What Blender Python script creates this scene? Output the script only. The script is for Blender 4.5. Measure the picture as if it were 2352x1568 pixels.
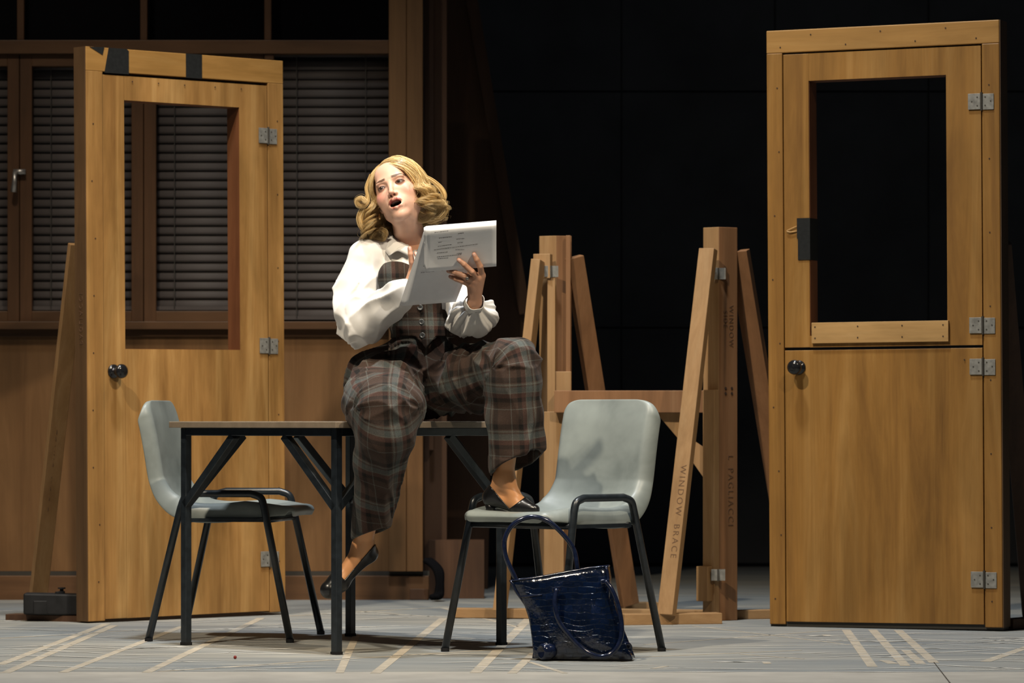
import bpy, bmesh, math, random
import numpy as np
from mathutils import Vector, Matrix, Euler

for o in list(bpy.data.objects):
    bpy.data.objects.remove(o, do_unlink=True)
SC = bpy.context.scene
COL = SC.collection
rnd = random.Random(7)
PI = math.pi

# ------------------------------------------------------------------ camera
EYE = 0.74            # lens height above the stage, level with the table top
FPX = 8800.0          # focal length in pixels of the 2352 px wide frame
HORIZ = 967.0
cam_d = bpy.data.cameras.new('camera')
cam = bpy.data.objects.new('camera', cam_d)
COL.objects.link(cam)
cam.location = (0, 0, EYE)
cam.rotation_euler = (PI / 2, 0, 0)
cam_d.sensor_width = 36.0
cam_d.lens = FPX / 2352 * 36.0
cam_d.shift_y = (HORIZ - 784) / 2352
cam_d.clip_end = 200
cam_d.dof.use_dof = True
cam_d.dof.focus_distance = 12.3
cam_d.dof.aperture_fstop = 5.6
SC.camera = cam

# ------------------------------------------------------------------ world, lamps, exposure
world = bpy.data.worlds.new('stage_dark')
SC.world = world
world.use_nodes = True
world.node_tree.nodes['Background'].inputs[0].default_value = (0.55, 0.62, 0.75, 1)
world.node_tree.nodes['Background'].inputs[1].default_value = 0.03

def spot(name, loc, target, watts, angle, blend, col, size):
    d = bpy.data.lights.new(name, 'SPOT')
    d.energy = watts; d.spot_size = math.radians(angle); d.spot_blend = blend
    d.color = col; d.shadow_soft_size = size
    o = bpy.data.objects.new(name, d)
    COL.objects.link(o)
    o.location = loc
    o.rotation_euler = (Vector(target) - Vector(loc)).to_track_quat('-Z', 'Y').to_euler()
    return o

spot('key_spotlight', (0.75, 8.2, 9.6), (-0.28, 12.4, 1.05), 2450, 10.5, 0.5, (1.0, 0.93, 0.83), 0.09)
spot('stage_wash_from_house_right', (3.6, 6.3, 7.6), (-1.0, 13.4, 0.45), 2500, 27, 0.9, (1.0, 0.84, 0.62), 0.13)
spot('stage_wash_from_house_left', (-3.7, 6.9, 8.8), (0.3, 13.3, 0.45), 3300, 38, 0.9, (1.0, 0.86, 0.66), 0.13)
spot('overhead_cool_wash', (-0.4, 11.9, 8.5), (-0.1, 12.7, 0.0), 2300, 60, 0.9, (0.88, 0.94, 1.0), 0.3)
spot('upstage_wall_wash', (-2.2, 11.8, 6.5), (-2.0, 15.9, -0.1), 560, 40, 1.0, (1.0, 0.86, 0.68), 0.3)

SC.view_settings.view_transform = 'Standard'
SC.view_settings.look = 'None'
SC.view_settings.exposure = 0.0
SC.view_settings.gamma = 1.0
SC.view_settings.use_curve_mapping = False

# ------------------------------------------------------------------ helpers
def P(px, py, Y):
    """a point of the place, Y metres from the lens, seen at pixel px, py of the photograph"""
    return Vector(((px - 1176) / FPX * Y, Y, EYE - (py - HORIZ) / FPX * Y))

def Pn(px, py, Y):
    return np.array(P(px, py, Y))

def floor_pt(px, py, z=0.0):
    Y = EYE * FPX / (py - HORIZ)
    v = P(px, py, Y)
    return Vector((v.x, v.y, z))

class MB:
    def __init__(s):
        s.v = []; s.f = []
    def add(s, vs, fs):
        n = len(s.v)
        s.v += [tuple(p) for p in vs]
        s.f += [tuple(i + n for i in f) for f in fs]
        return s
    def box(s, c, size, rot=None):
        hx, hy, hz = size[0] / 2, size[1] / 2, size[2] / 2
        pts = [Vector((x, y, z)) for x in (-hx, hx) for y in (-hy, hy) for z in (-hz, hz)]
        if rot is not None:
            pts = [rot @ p for p in pts]
        c = Vector(c)
        return s.add([p + c for p in pts],
                     [(0, 1, 3, 2), (4, 6, 7, 5), (0, 4, 5, 1), (2, 3, 7, 6), (0, 2, 6, 4), (1, 5, 7, 3)])
    def bbox(s, lo, hi):
        return s.box([(a + b) / 2 for a, b in zip(lo, hi)], [b - a for a, b in zip(lo, hi)])
    def bar(s, a, b, w, t, side=None):
        """rectangular bar from a to b; side = direction of the width w"""
        a = Vector(a); b = Vector(b)
        d = (b - a); L = d.length; d.normalize()
        sd = Vector(side if side is not None else (1, 0, 0))
        sd = (sd - d * sd.dot(d)).normalized()
        n = d.cross(sd)
        rot = Matrix((sd, n, d)).transposed()
        return s.box((a + b) / 2, (w, t, L), rot)
    def tube(s, path, r, sides=10, caps=True):
        path = [Vector(p) for p in path]
        rr = r if isinstance(r, (list, tuple)) else [r] * len(path)
        rings = []
        t0 = (path[1] - path[0]).normalized()
        n = t0.orthogonal().normalized()
        for i, p in enumerate(path):
            t = ((path[min(i + 1, len(path) - 1)] - path[max(i - 1, 0)])).normalized()
            n = (n - t * n.dot(t)).normalized()
            b = t.cross(n)
            rings.append([p + (n * math.cos(2 * PI * k / sides) + b * math.sin(2 * PI * k / sides)) * rr[i] for k in range(sides)])
        vs = [q for ring in rings for q in ring]
        fs = []
        for i in range(len(path) - 1):
            for k in range(sides):
                k2 = (k + 1) % sides
                fs.append((i * sides + k, i * sides + k2, (i + 1) * sides + k2, (i + 1) * sides + k))
        if caps:
            fs.append(tuple(range(sides))[::-1])
            fs.append(tuple((len(path) - 1) * sides + k for k in range(sides)))
        return s.add(vs, fs)
    def lathe(s, prof, c, axis, sides=20):
        c = Vector(c); ax = Vector(axis).normalized()
        n = ax.orthogonal().normalized(); b = ax.cross(n)
        vs = []; fs = []
        for (h, r) in prof:
            for k in range(sides):
                a = 2 * PI * k / sides
                vs.append(c + ax * h + (n * math.cos(a) + b * math.sin(a)) * r)
        for i in range(len(prof) - 1):
            for k in range(sides):
                k2 = (k + 1) % sides
                fs.append((i * sides + k, i * sides + k2, (i + 1) * sides + k2, (i + 1) * sides + k))
        fs.append(tuple(range(sides))[::-1])
        fs.append(tuple((len(prof) - 1) * sides + k for k in range(sides)))
        return s.add(vs, fs)
    def grid(s, rows, closed=False):
        n = len(rows[0]); vs = [p for r in rows for p in r]; fs = []
        for i in range(len(rows) - 1):
            for k in range(n if closed else n - 1):
                k2 = (k + 1) % n
                fs.append((i * n + k, i * n + k2, (i + 1) * n + k2, (i + 1) * n + k))
        return s.add(vs, fs)
    def prism(s, poly, off):
        """closed polygon (list of points) extruded by the vector off"""
        off = Vector(off); n = len(poly); poly = [Vector(p) for p in poly]
        vs = poly + [p + off for p in poly]
        fs = [tuple(range(n)), tuple(range(2 * n - 1, n - 1, -1))]
        for k in range(n):
            k2 = (k + 1) % n
            fs.append((k, k + n, k2 + n, k2))
        return s.add(vs, fs)
    def build(s, name, mat, parent=None, smooth=False, bevel=0.0, loc=None):
        me = bpy.data.meshes.new(name)
        me.from_pydata([tuple(p) for p in s.v], [], s.f)
        bm = bmesh.new(); bm.from_mesh(me)
        bmesh.ops.recalc_face_normals(bm, faces=bm.faces)
        bm.to_mesh(me); bm.free()
        if mat is not None:
            me.materials.append(mat)
        if smooth:
            me.polygons.foreach_set('use_smooth', [True] * len(me.polygons))
        o = bpy.data.objects.new(name, me)
        COL.objects.link(o)
        if parent is not None:
            o.parent = parent
        if loc is not None:
            o.location = loc
        if bevel > 0:
            m = o.modifiers.new('edge', 'BEVEL'); m.width = bevel; m.segments = 2; m.limit_method = 'ANGLE'
            m.angle_limit = math.radians(40)
        return o

def tag(o, label, cat, group=None):
    o['label'] = label; o['category'] = cat
    if group: o['group'] = group
    return o

def struct(o):
    o['kind'] = 'structure'
    return o

def empty(name, loc, rz=0.0, ry=0.0):
    o = bpy.data.objects.new(name, None)
    o.empty_display_size = 0.1
    COL.objects.link(o)
    o.location = loc
    o.rotation_euler = (0, ry, rz)
    return o

def copy_tree(o, parent=None):
    c = o.copy(); COL.objects.link(c)
    c.parent = parent
    for ch in o.children:
        copy_tree(ch, c)
    return c

def smooth_path(pts, n=8):
    """Catmull-Rom through the points"""
    pts = [Vector(p) for p in pts]
    ext = [pts[0] * 2 - pts[1]] + pts + [pts[-1] * 2 - pts[-2]]
    out = []
    for i in range(1, len(ext) - 2):
        p0, p1, p2, p3 = ext[i - 1:i + 3]
        for k in range(n):
            t = k / n
            out.append(0.5 * ((2 * p1) + (p2 - p0) * t + (2 * p0 - 5 * p1 + 4 * p2 - p3) * t * t + (3 * p1 - p0 - 3 * p2 + p3) * t ** 3))
    out.append(pts[-1])
    return out

def text_mesh(s, size, name, mat, parent, mw):
    """flat lettering at the matrix mw (in the parent's space), one object for each word"""
    x = 0.0
    for word in s.split():
        cu = bpy.data.curves.new(name, 'FONT')
        cu.body = word; cu.size = size; cu.extrude = 0.0003; cu.offset = -size * .011
        cu.align_x = 'LEFT'; cu.align_y = 'CENTER'
        cu.space_character = 1.35
        tmp = bpy.data.objects.new(name + '_tmp', cu)
        COL.objects.link(tmp)
        bpy.context.view_layer.update()
        dg = bpy.context.evaluated_depsgraph_get()
        me = bpy.data.meshes.new_from_object(tmp.evaluated_get(dg))
        bpy.data.objects.remove(tmp, do_unlink=True)
        w = max(v.co.x for v in me.vertices)
        me.transform(mw @ Matrix.Translation((x, 0, 0)))
        x += w + size * .9
        me.materials.clear(); me.materials.append(mat)
        o = bpy.data.objects.new(name, me)
        COL.objects.link(o); o.parent = parent

# ------------------------------------------------------------------ materials
def mat_new(name):
    m = bpy.data.materials.new(name); m.use_nodes = True
    nt = m.node_tree
    return m, nt, nt.nodes['Principled BSDF']

def N(nt, kind, **kw):
    n = nt.nodes.new(kind)
    for k, v in kw.items():
        if k.startswith('i_'):
            n.inputs[int(k[2:])].default_value = v
        else:
            setattr(n, k, v)
    return n

def ramp(nt, stops):
    r = nt.nodes.new('ShaderNodeValToRGB')
    el = r.color_ramp.elements
    while len(el) < len(stops): el.new(0.5)
    for e, (p, c) in zip(el, stops):
        e.position = p; e.color = (c[0], c[1], c[2], 1)
    return r

def coords(nt, scale, rot=(0, 0, 0), src='Object'):
    tc = N(nt, 'ShaderNodeTexCoord'); mp = N(nt, 'ShaderNodeMapping')
    mp.inputs['Scale'].default_value = scale
    mp.inputs['Rotation'].default_value = rot
    nt.links.new(tc.outputs[src], mp.inputs['Vector'])
    return mp.outputs[0]

def noise(nt, vec, scale, detail=4, rough=0.55, dist=0.0):
    n = N(nt, 'ShaderNodeTexNoise')
    n.inputs['Scale'].default_value = scale; n.inputs['Detail'].default_value = detail
    n.inputs['Roughness'].default_value = rough; n.inputs['Distortion'].default_value = dist
    nt.links.new(vec, n.inputs['Vector'])
    return n.outputs['Fac']

def mix(nt, a, b, fac, mode='MIX'):
    m = N(nt, 'ShaderNodeMix', data_type='RGBA', blend_type=mode)
    for sock, val in ((m.inputs[6], a), (m.inputs[7], b), (m.inputs[0], fac)):
        if hasattr(val, 'is_linked'): nt.links.new(val, sock)
        elif isinstance(val, (int, float)): sock.default_value = val
        else: sock.default_value = (val[0], val[1], val[2], 1)
    return m.outputs[2]

def bump(nt, bsdf, h, strength=0.3, dist=0.002):
    b = N(nt, 'ShaderNodeBump')
    b.inputs['Strength'].default_value = strength; b.inputs['Distance'].default_value = dist
    nt.links.new(h, b.inputs['Height']); nt.links.new(b.outputs[0], bsdf.inputs['Normal'])

def plain(name, col, rough=0.6, metal=0.0, var=0.12, scale=12.0, spec=0.5, bmp=0.0):
    m, nt, b = mat_new(name)
    v = coords(nt, (1, 1, 1))
    nz = noise(nt, v, scale, 5)
    lo = [c * (1 - var) for c in col]; hi = [min(1, c * (1 + var)) for c in col]
    r = ramp(nt, [(0.3, lo), (0.7, hi)])
    nt.links.new(nz, r.inputs[0]); nt.links.new(r.outputs[0], b.inputs['Base Color'])
    b.inputs['Roughness'].default_value = rough; b.inputs['Metallic'].default_value = metal
    b.inputs['Specular IOR Level'].default_value = spec
    if bmp: bump(nt, b, nz, bmp)
    return m

def wood(name, dark, mid, light, along='z', rough=0.5, knots=False, stain=0.35, grain=1.0):
    """stained boards: long soft streaks, fine pores and blotches along one axis"""
    m, nt, b = mat_new(name)
    sc = {'z': (1, 1, 0.06), 'x': (0.06, 1, 1), 'y': (1, 0.06, 1)}[along]
    sc2 = {'z': (1, 1, 0.02), 'x': (0.02, 1, 1), 'y': (1, 0.02, 1)}[along]
    v = coords(nt, sc)
    v2 = coords(nt, sc2)
    v3 = coords(nt, {'z': (1, 1, 0.3), 'x': (0.3, 1, 1), 'y': (1, 0.3, 1)}[along])
    a = noise(nt, v, 11 * grain, 8, 0.68, 0.9)
    f = noise(nt, v2, 160 * grain, 3, 0.6)
    blot = noise(nt, v3, 5.5, 4, 0.6, 0.4)
    r1 = ramp(nt, [(0.28, dark), (0.5, mid), (0.74, light)])
    nt.links.new(a, r1.inputs[0])
    c = mix(nt, r1.outputs[0], [x * 0.55 for x in dark], 0.0)
    mf = N(nt, 'ShaderNodeMath', operation='MULTIPLY'); mf.inputs[1].default_value = 0.45
    nt.links.new(f, mf.inputs[0])
    c = mix(nt, r1.outputs[0], [x * 0.5 for x in mid], mf.outputs[0])
    rb = ramp(nt, [(0.35, (1, 1, 1)), (0.72, (1 - stain, 1 - stain, 1 - stain * 1.1))])
    nt.links.new(blot, rb.inputs[0])
    c = mix(nt, c, rb.outputs[0], 1.0, 'MULTIPLY')
    nt.links.new(c, b.inputs['Base Color'])
    b.inputs['Roughness'].default_value = rough
    b.inputs['Specular IOR Level'].default_value = 0.35
    bump(nt, b, f, 0.12, 0.001)
    return m

def attr_mat(name, rough=0.5, sss=0.0, spec=0.4, attr='col'):
    m, nt, b = mat_new(name)
    a = N(nt, 'ShaderNodeAttribute', attribute_name=attr)
    nt.links.new(a.outputs['Color'], b.inputs['Base Color'])
    b.inputs['Roughness'].default_value = rough
    b.inputs['Specular IOR Level'].default_value = spec
    if sss:
        b.inputs['Subsurface Weight'].default_value = sss
        b.inputs['Subsurface Radius'].default_value = (0.012, 0.004, 0.002)
        b.inputs['Subsurface Scale'].default_value = 0.6
    return m

M = {}
M['ply'] = wood('stained_plywood', (0.23, 0.105, 0.028), (0.41, 0.215, 0.066), (0.60, 0.36, 0.135), 'z', 0.48, stain=.45)
M['ply_edge'] = wood('plywood_edge', (0.075, 0.038, 0.016), (0.12, 0.065, 0.028), (0.165, 0.092, 0.040), 'z', 0.6)
M['ply_r'] = wood('amber_plywood', (0.175, 0.078, 0.017), (0.315, 0.153, 0.034), (0.43, 0.235, 0.07), 'z', 0.45, stain=0.35)
M['ply_h'] = wood('amber_plywood_across', (0.25, 0.125, 0.028), (0.40, 0.21, 0.058), (0.50, 0.29, 0.095), 'x', 0.48, stain=0.25)
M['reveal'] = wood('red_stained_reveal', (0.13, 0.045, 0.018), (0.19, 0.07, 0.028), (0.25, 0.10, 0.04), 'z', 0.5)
M['batten'] = wood('pale_batten', (0.40, 0.22, 0.075), (0.52, 0.31, 0.12), (0.62, 0.40, 0.18), 'x', 0.5)
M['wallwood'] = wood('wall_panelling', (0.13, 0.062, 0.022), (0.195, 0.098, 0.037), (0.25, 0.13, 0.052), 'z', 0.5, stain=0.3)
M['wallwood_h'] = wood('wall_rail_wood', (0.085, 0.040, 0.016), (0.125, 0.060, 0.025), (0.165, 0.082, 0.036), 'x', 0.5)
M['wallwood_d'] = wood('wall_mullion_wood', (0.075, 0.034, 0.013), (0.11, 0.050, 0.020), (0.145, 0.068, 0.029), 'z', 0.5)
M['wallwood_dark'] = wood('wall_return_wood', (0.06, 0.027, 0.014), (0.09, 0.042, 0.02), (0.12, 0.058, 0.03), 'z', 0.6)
M['pine'] = wood('rough_pine', (0.27, 0.145, 0.060), (0.385, 0.222, 0.098), (0.48, 0.305, 0.15), 'z', 0.6, stain=0.3)
M['pine_red'] = wood('reddish_pine', (0.19, 0.088, 0.036), (0.27, 0.130, 0.056), (0.34, 0.18, 0.085), 'z', 0.6, stain=0.3)
M['pine_h'] = wood('rough_pine_across', (0.27, 0.145, 0.060), (0.385, 0.222, 0.098), (0.48, 0.305, 0.15), 'x', 0.6, stain=0.3)
M['steel'] = plain('dull_steel', (0.21, 0.205, 0.185), 0.5, 0.25, 0.3, 60)
M['dark_parts_gap_shade'] = plain('dark_parts_and_gap_shade', (0.03, 0.026, 0.02), 0.6)  # dark hardware, cord and seam; also the painted shade in gaps
M['black_tape'] = plain('black_gaffer_tape', (0.011, 0.012, 0.012), 0.8, 0, 0.25, 80, spec=.2)
M['black_gloss'] = plain('black_knob', (0.010, 0.010, 0.011), 0.15, 0, 0.1)
M['black_iron'] = plain('black_iron', (0.010, 0.010, 0.011), 0.6, 0.0, 0.3, 30, spec=.25)
M['frame_black'] = plain('worn_black_paint', (0.012, 0.016, 0.020), 0.32, 0.0, 0.35, 40)
M['laminate_edge'] = plain('table_edge', (0.20, 0.155, 0.11), 0.5, 0, 0.12, 30)
M['laminate'] = plain('table_laminate', (0.46, 0.42, 0.36), 0.4, 0, 0.08, 20)
M['chrome'] = plain('window_handle_metal', (0.45, 0.43, 0.40), 0.35, 0.8)
M['ink'] = plain('marker_ink', (0.11, 0.055, 0.025), 0.8)
M['nail'] = plain('nail_hole', (0.035, 0.015, 0.006), 0.8)
M['tape_floor'] = plain('old_masking_tape', (0.37, 0.325, 0.255), 0.75, 0, 0.22, 25)
M['scuff'] = plain('chalky_scuff', (0.52, 0.50, 0.45), 0.8, 0, 0.2, 9)
M['blind'] = plain('dusty_blind_slat', (0.066, 0.055, 0.052), 0.7, 0, 0.12, 8)
M['black_drape'] = plain('black_masking', (0.055, 0.057, 0.062), 0.9, 0, 0.2, 3)
M['void'] = plain('black_glass', (0.004, 0.004, 0.005), 0.8, spec=0.05)
# ------------------------------------------------------------------ stage floor
def floor_material():
    m, nt, b = mat_new('painted_stage_floor')
    v = coords(nt, (1, 1, 1)); vs = coords(nt, (0.22, 1.6, 1)); vf = coords(nt, (0.5, 3.0, 1))
    a = noise(nt, v, 1.1, 4, 0.5)
    s = noise(nt, vs, 5.0, 6, 0.62, 0.4)
    f = noise(nt, vf, 26, 4, 0.7)
    r = ramp(nt, [(0.30, (0.165, 0.177, 0.182)), (0.5, (0.225, 0.233, 0.230)), (0.72, (0.31, 0.31, 0.29))])
    nt.links.new(s, r.inputs[0])
    r2 = ramp(nt, [(0.35, (0.85, 0.90, 0.94)), (0.65, (1.08, 1.03, 0.95))])
    nt.links.new(a, r2.inputs[0])
    c = mix(nt, r.outputs[0], r2.outputs[0], 1.0, 'MULTIPLY')
    r3 = ramp(nt, [(0.60, (0, 0, 0)), (0.80, (0.5, 0.5, 0.5))])
    nt.links.new(f, r3.inputs[0])
    c = mix(nt, c, (0.44, 0.43, 0.41), r3.outputs[0])
    nt.links.new(c, b.inputs['Base Color'])
    b.inputs['Roughness'].default_value = 0.62
    b.inputs['Specular IOR Level'].default_value = 0.3
    bump(nt, b, f, 0.1, 0.001)
    return m

M['floor'] = floor_material()
M['apron'] = plain('pale_stage_edge', (0.36, 0.335, 0.29), 0.7, 0, 0.12, 6)
flo = struct(MB().bbox((-6, 11.32, -0.05), (6, 23, 0.0)).build('floor', M['floor']))
apron = struct(MB().bbox((-6, 9.3, -0.05), (6, 11.318, 0.0)).build('trim_1', M['apron']))

def floor_strip(px0, py0, px1, py1, w, name='tape_strip', mat=None, z=0.0008):
    a = floor_pt(px0, py0, z); b = floor_pt(px1, py1, z)
    d = (b - a).normalized(); s = Vector((-d.y, d.x, 0)) * w / 2
    return MB().prism([a - s, b - s, b + s, a + s], (0, 0, -0.0006)).build(name, mat or M['tape_floor'], flo)

for t in [(0, 1526, 246, 1432, .050), (12, 1545, 262, 1436, .050), (145, 1544, 420, 1438, .045), (337, 1544, 600, 1419, .048),
          (862, 1546, 1018, 1420, .050), (1092, 1545, 1215, 1420, .055), (367, 1542, 765, 1515, .030), (765, 1515, 1215, 1487, .022),
          (660, 1415, 1030, 1393, .030), (1943, 1446, 2004, 1531, .050), (2004, 1446, 2080, 1529, .050), (2063, 1447, 2146, 1522, .050),
          (2080, 1493, 2116, 1524, .046), (2030, 1516, 2052, 1524, .05), (2264, 1519, 2400, 1472, .055), (1216, 1520, 1298, 1546, .028), (1176, 1546, 1226, 1500, .045),
          (1480, 1480, 1930, 1446, .020), (1590, 1437, 1950, 1480, .016), (1420, 1511, 1840, 1493, .022), (1700, 1502, 1845, 1513, .018),
          (1500, 1535, 1530, 1530, .03), (1752, 1522, 1770, 1522, .085), (1890, 1459, 1908, 1459, .09), (780, 1545, 818, 1460, .04),
          (0, 1466, 330, 1446, .020), (1020, 1397, 1190, 1440, .030), (820, 1403, 1020, 1418, .018)]:
    floor_strip(*t[:4], t[4] * (.62 if t[4] < .06 else 1))
sm = MB()
for i in range(260):
    x0 = rnd.uniform(-150, 2300); y0 = 1395 + rnd.random() ** 1.3 * 150
    L = rnd.uniform(60, 420); sl = rnd.uniform(-0.045, 0.045)
    if 1760 < x0 < 2330 and y0 < 1460: y0 += 60
    y1 = min(1544, max(1392, y0 + sl * L))
    a = floor_pt(x0, y0, 0.0013); b = floor_pt(x0 + L, y1, 0.0013)
    d = (b - a).normalized(); s = Vector((-d.y, d.x, 0)) * rnd.uniform(0.003, 0.013)
    mid = (a + b) / 2
    sm.add([a, mid - s, b, mid + s], [(0, 1, 2, 3)])
so = sm.build('scuff_marks', M['scuff'], flo); so['kind'] = 'stuff'
MB().prism([floor_pt(2144, 1521, .0016), floor_pt(2146, 1521, .0016), floor_pt(2200, 1590, .0016), floor_pt(2197, 1590, .0016)], (0, 0, -.0006)).build('floor_seam', M['dark_parts_gap_shade'], flo)
tag(MB().lathe([(0, .002), (.003, .005), (.008, .005), (.011, .002)], floor_pt(540, 1513), (0, 0, 1), 8).build('floor_scrap', plain('red_scrap', (0.22, 0.02, 0.015), 0.6)),
    'tiny red scrap lying on the stage floor under the table', 'scrap')

# ------------------------------------------------------------------ back wall with windows
YW = 15.9
def prect(x0, y0, x1, y1, Y, th=0.03):
    a = P(x0, y1, Y); b = P(x1, y0, Y)
    return MB().bbox((a.x, Y, a.z), (b.x, Y + th, b.z))

wall = struct(prect(-260, 772, 972, 1312, YW, .05).build('wall_back', M['wallwood']))
def wp(name, r, Y, mat, th=0.03, bev=0.002, parent=None):
    return prect(*r, Y, th).build(name, M[mat], parent or wall, bevel=bev)
wp('sill_board', (-260, 738, 896, 756, ), YW - .05, 'wallwood_h', .08)
wp('sill_apron', (-260, 756, 896, 773), YW - .015, 'wallwood_h', .03)
wp('groove_shade', (-260, 1311, 986, 1323), YW + .0, 'dark_parts_gap_shade', .03, 0)  # flush strip, coloured dark for the shade in the recess
wp('skirting', (-260, 1322, 985, 1379), YW - .03, 'wallwood_h', .06)
wp('post', (893, -90, 933, 1312), YW - .06, 'wallwood', .1)
wp('post', (934, -90, 971, 1312), YW - .055, 'wallwood', .1)
wp('rail', (-260, 92, 893, 123), YW - .04, 'wallwood_h', .06)
for x in (47, 330, 615):
    wp('mullion', (x - 8, -90, x + 8, 92), YW - .03, 'wallwood_d', .05)
wp('mullion', (607, 123, 629, 738), YW - .03, 'wallwood_d', .05)
wp('transom_glass', (-260, -90, 893, 92), YW + .09, 'void', .02, 0)
wp('skirting_block', (941, 1352, 984, 1377), YW - .045, 'wallwood_dark', .02)

def casement(name, x0, x1):
    """window sash between two x pixels"""
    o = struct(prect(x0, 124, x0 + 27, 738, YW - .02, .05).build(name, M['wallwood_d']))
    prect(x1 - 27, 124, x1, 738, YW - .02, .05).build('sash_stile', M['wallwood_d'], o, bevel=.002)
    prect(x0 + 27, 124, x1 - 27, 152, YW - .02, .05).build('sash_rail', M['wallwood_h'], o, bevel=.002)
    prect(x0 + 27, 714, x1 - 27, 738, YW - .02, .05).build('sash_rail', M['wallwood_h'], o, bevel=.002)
    return o
w1 = casement('window_1', -238, 44)
w2 = casement('window_2', 46, 329)
w3 = casement('window_3', 331, 606)
hd = MB()
hp = P(47, 395, YW - .02)
hd.box(hp + Vector((-.002, -.012, 0)), (.05, .02, .02))
hd.tube([hp + Vector((-.02, -.03, .0)), hp + Vector((-.02, -.035, -.04)), hp + Vector((-.024, -.035, -.085))], [.008, .010, .013], 8)
hd.build('window_handle', M['chrome'], w2, smooth=True)

def blind(x0, x1, label, y0=128, y1=712, n=27):
    Y = YW + .035
    root = empty('window_blind', P((x0 + x1) / 2, y1, Y))
    tag(root, label, 'blind', 'venetian blinds in the back wall windows')
    a = P(x0, 0, Y).x; b = P(x1, 0, Y).x; c = root.location
    L = b - a
    me = None
    zt = P(0, y0, Y).z - c.z
    MB().bbox((-L / 2, -.015, zt - .005), (L / 2, .02, zt + .02)).build('head_rail', M['blind'], root)
    MB().bbox((-L / 2, -.012, 0.0), (L / 2, .012, .016)).build('bottom_rail', M['blind'], root)
    step = (zt - .03) / n
    for i in range(n):
        z = .03 + i * step
        if me is None:
            rows = []
            for u in (-L / 2, L / 2):
                rows.append([Vector((u, -.006 + .011 * k / 4, -.0215 + .043 * k / 4 + .0)) + Vector((0, -.004 * math.sin(PI * k / 4), 0)) for k in range(5)])
            o = MB().grid(rows).build('slat', M['blind'], root, smooth=True)
            sd = o.modifiers.new('t', 'SOLIDIFY'); sd.thickness = .0012
            me = o
        else:
            o = me.copy(); COL.objects.link(o); o.parent = root
        o.location = (0, 0, z)
    for u in (-.3, .3):
        MB().bbox((u * L - .0015, -.018, .01), (u * L + .0015, -.015, zt)).build('cord', M['dark_parts_gap_shade'], root)
    return root
blind(-211, 18, 'grey venetian blind cut off by the left edge of the picture')
blind(72, 303, 'grey venetian blind with the window handle on its left, behind the taped door frame')
blind(357, 580, 'grey venetian blind seen through the window opening of the taped door')
blind(629, 893, 'grey venetian blind between the taped door and the blonde woman', 128, 734, 28)
wb = struct(prect(-260, 100, 900, 770, YW + .12, .02).build('wall_window_backing', M['void']))

# wall return and dark flats beyond the post
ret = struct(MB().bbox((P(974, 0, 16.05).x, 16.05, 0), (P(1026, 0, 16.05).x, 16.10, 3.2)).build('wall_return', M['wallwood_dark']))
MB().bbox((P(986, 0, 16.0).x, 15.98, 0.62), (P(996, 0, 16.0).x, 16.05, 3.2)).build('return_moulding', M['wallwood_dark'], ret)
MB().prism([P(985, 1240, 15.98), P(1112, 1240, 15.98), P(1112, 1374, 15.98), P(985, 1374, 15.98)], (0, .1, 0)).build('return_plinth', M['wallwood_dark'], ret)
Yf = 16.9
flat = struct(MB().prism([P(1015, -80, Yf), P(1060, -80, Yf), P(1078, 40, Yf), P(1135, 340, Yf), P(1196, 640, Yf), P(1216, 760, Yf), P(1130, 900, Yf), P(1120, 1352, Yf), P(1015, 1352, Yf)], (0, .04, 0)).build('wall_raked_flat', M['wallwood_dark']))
MB().bar(P(1074, -60, Yf - .03), P(1206, 720, Yf - .03), .05, .03).build('raked_edge', M['wallwood_dark'], flat)
cbm = MB()
for dx_ in (0, 6, 11):
    cbm.tube(smooth_path([P(976 + dx_, 1286, 15.80), P(990 + dx_, 1296, 15.78), P(1002 + dx_, 1312, 15.76), P(1007 + dx_ * .6, 1340, 15.75), P(1002 + dx_, 1366, 15.74), P(992 + dx_, 1371, 15.70)], 5), .013, 8)
cb = cbm.build('cable_bundle', M['void'], smooth=True)
tag(cb, 'black cable bundle hanging at the right end of the back wall skirting', 'cable')
rear = struct(MB().bbox((-7, 19.5, 0), (7, 19.6, 5.5)).build('wall_rear', M['black_drape']))
for i in range(8):
    for k in range(4):
        MB().bbox((-1.0 + i * .78, 19.47, .02 + k * 1.2), (-1.0 + i * .78 + .772, 19.5, .02 + k * 1.2 + 1.19)).build('masking_panel', M['black_drape'], rear)

# ------------------------------------------------------------------ doors on stage
def hinge(parent, x, z, y, w=.043, h=.058):
    """two leaves, a dark knuckle and screws; x = line between door and frame"""
    g = MB().bbox((x - w - .002, y - .003, z - h / 2), (x - .003, y, z + h / 2)).build('hinge', M['steel'], parent, bevel=.0008)
    MB().bbox((x + .006, y - .003, z - h / 2 - .002), (x + w, y, z + h / 2 - .002)).build('hinge_leaf', M['steel'], g, bevel=.0008)
    MB().lathe([(0, .0045), (h + .008, .0045)], (x + .001, y - .002, z - h / 2 - .004), (0, 0, 1), 10).build('knuckle', M['dark_parts_gap_shade'], g, smooth=False)
    for sx in (-1, 1):
        for (dx, dz) in ((.012, .015), (.012, -.015), (.032, 0)):
            MB().lathe([(0, .0028), (.0008, .0028)], (x + sx * dx + (.003 if sx > 0 else -.002), y - .003, z + dz), (0, -1, 0), 8).build('screw', M['dark_parts_gap_shade'], g)
    return g

def knob(parent, c, out):
    k = MB().lathe([(0, .026), (.004, .026), (.008, .022), (.010, .012), (.03, .010), (.034, .014), (.040, .023), (.048, .027), (.057, .025), (.063, .016), (.065, .004)], c, out, 24)
    return k.build('knob', M['black_gloss'], parent, smooth=True)

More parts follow.
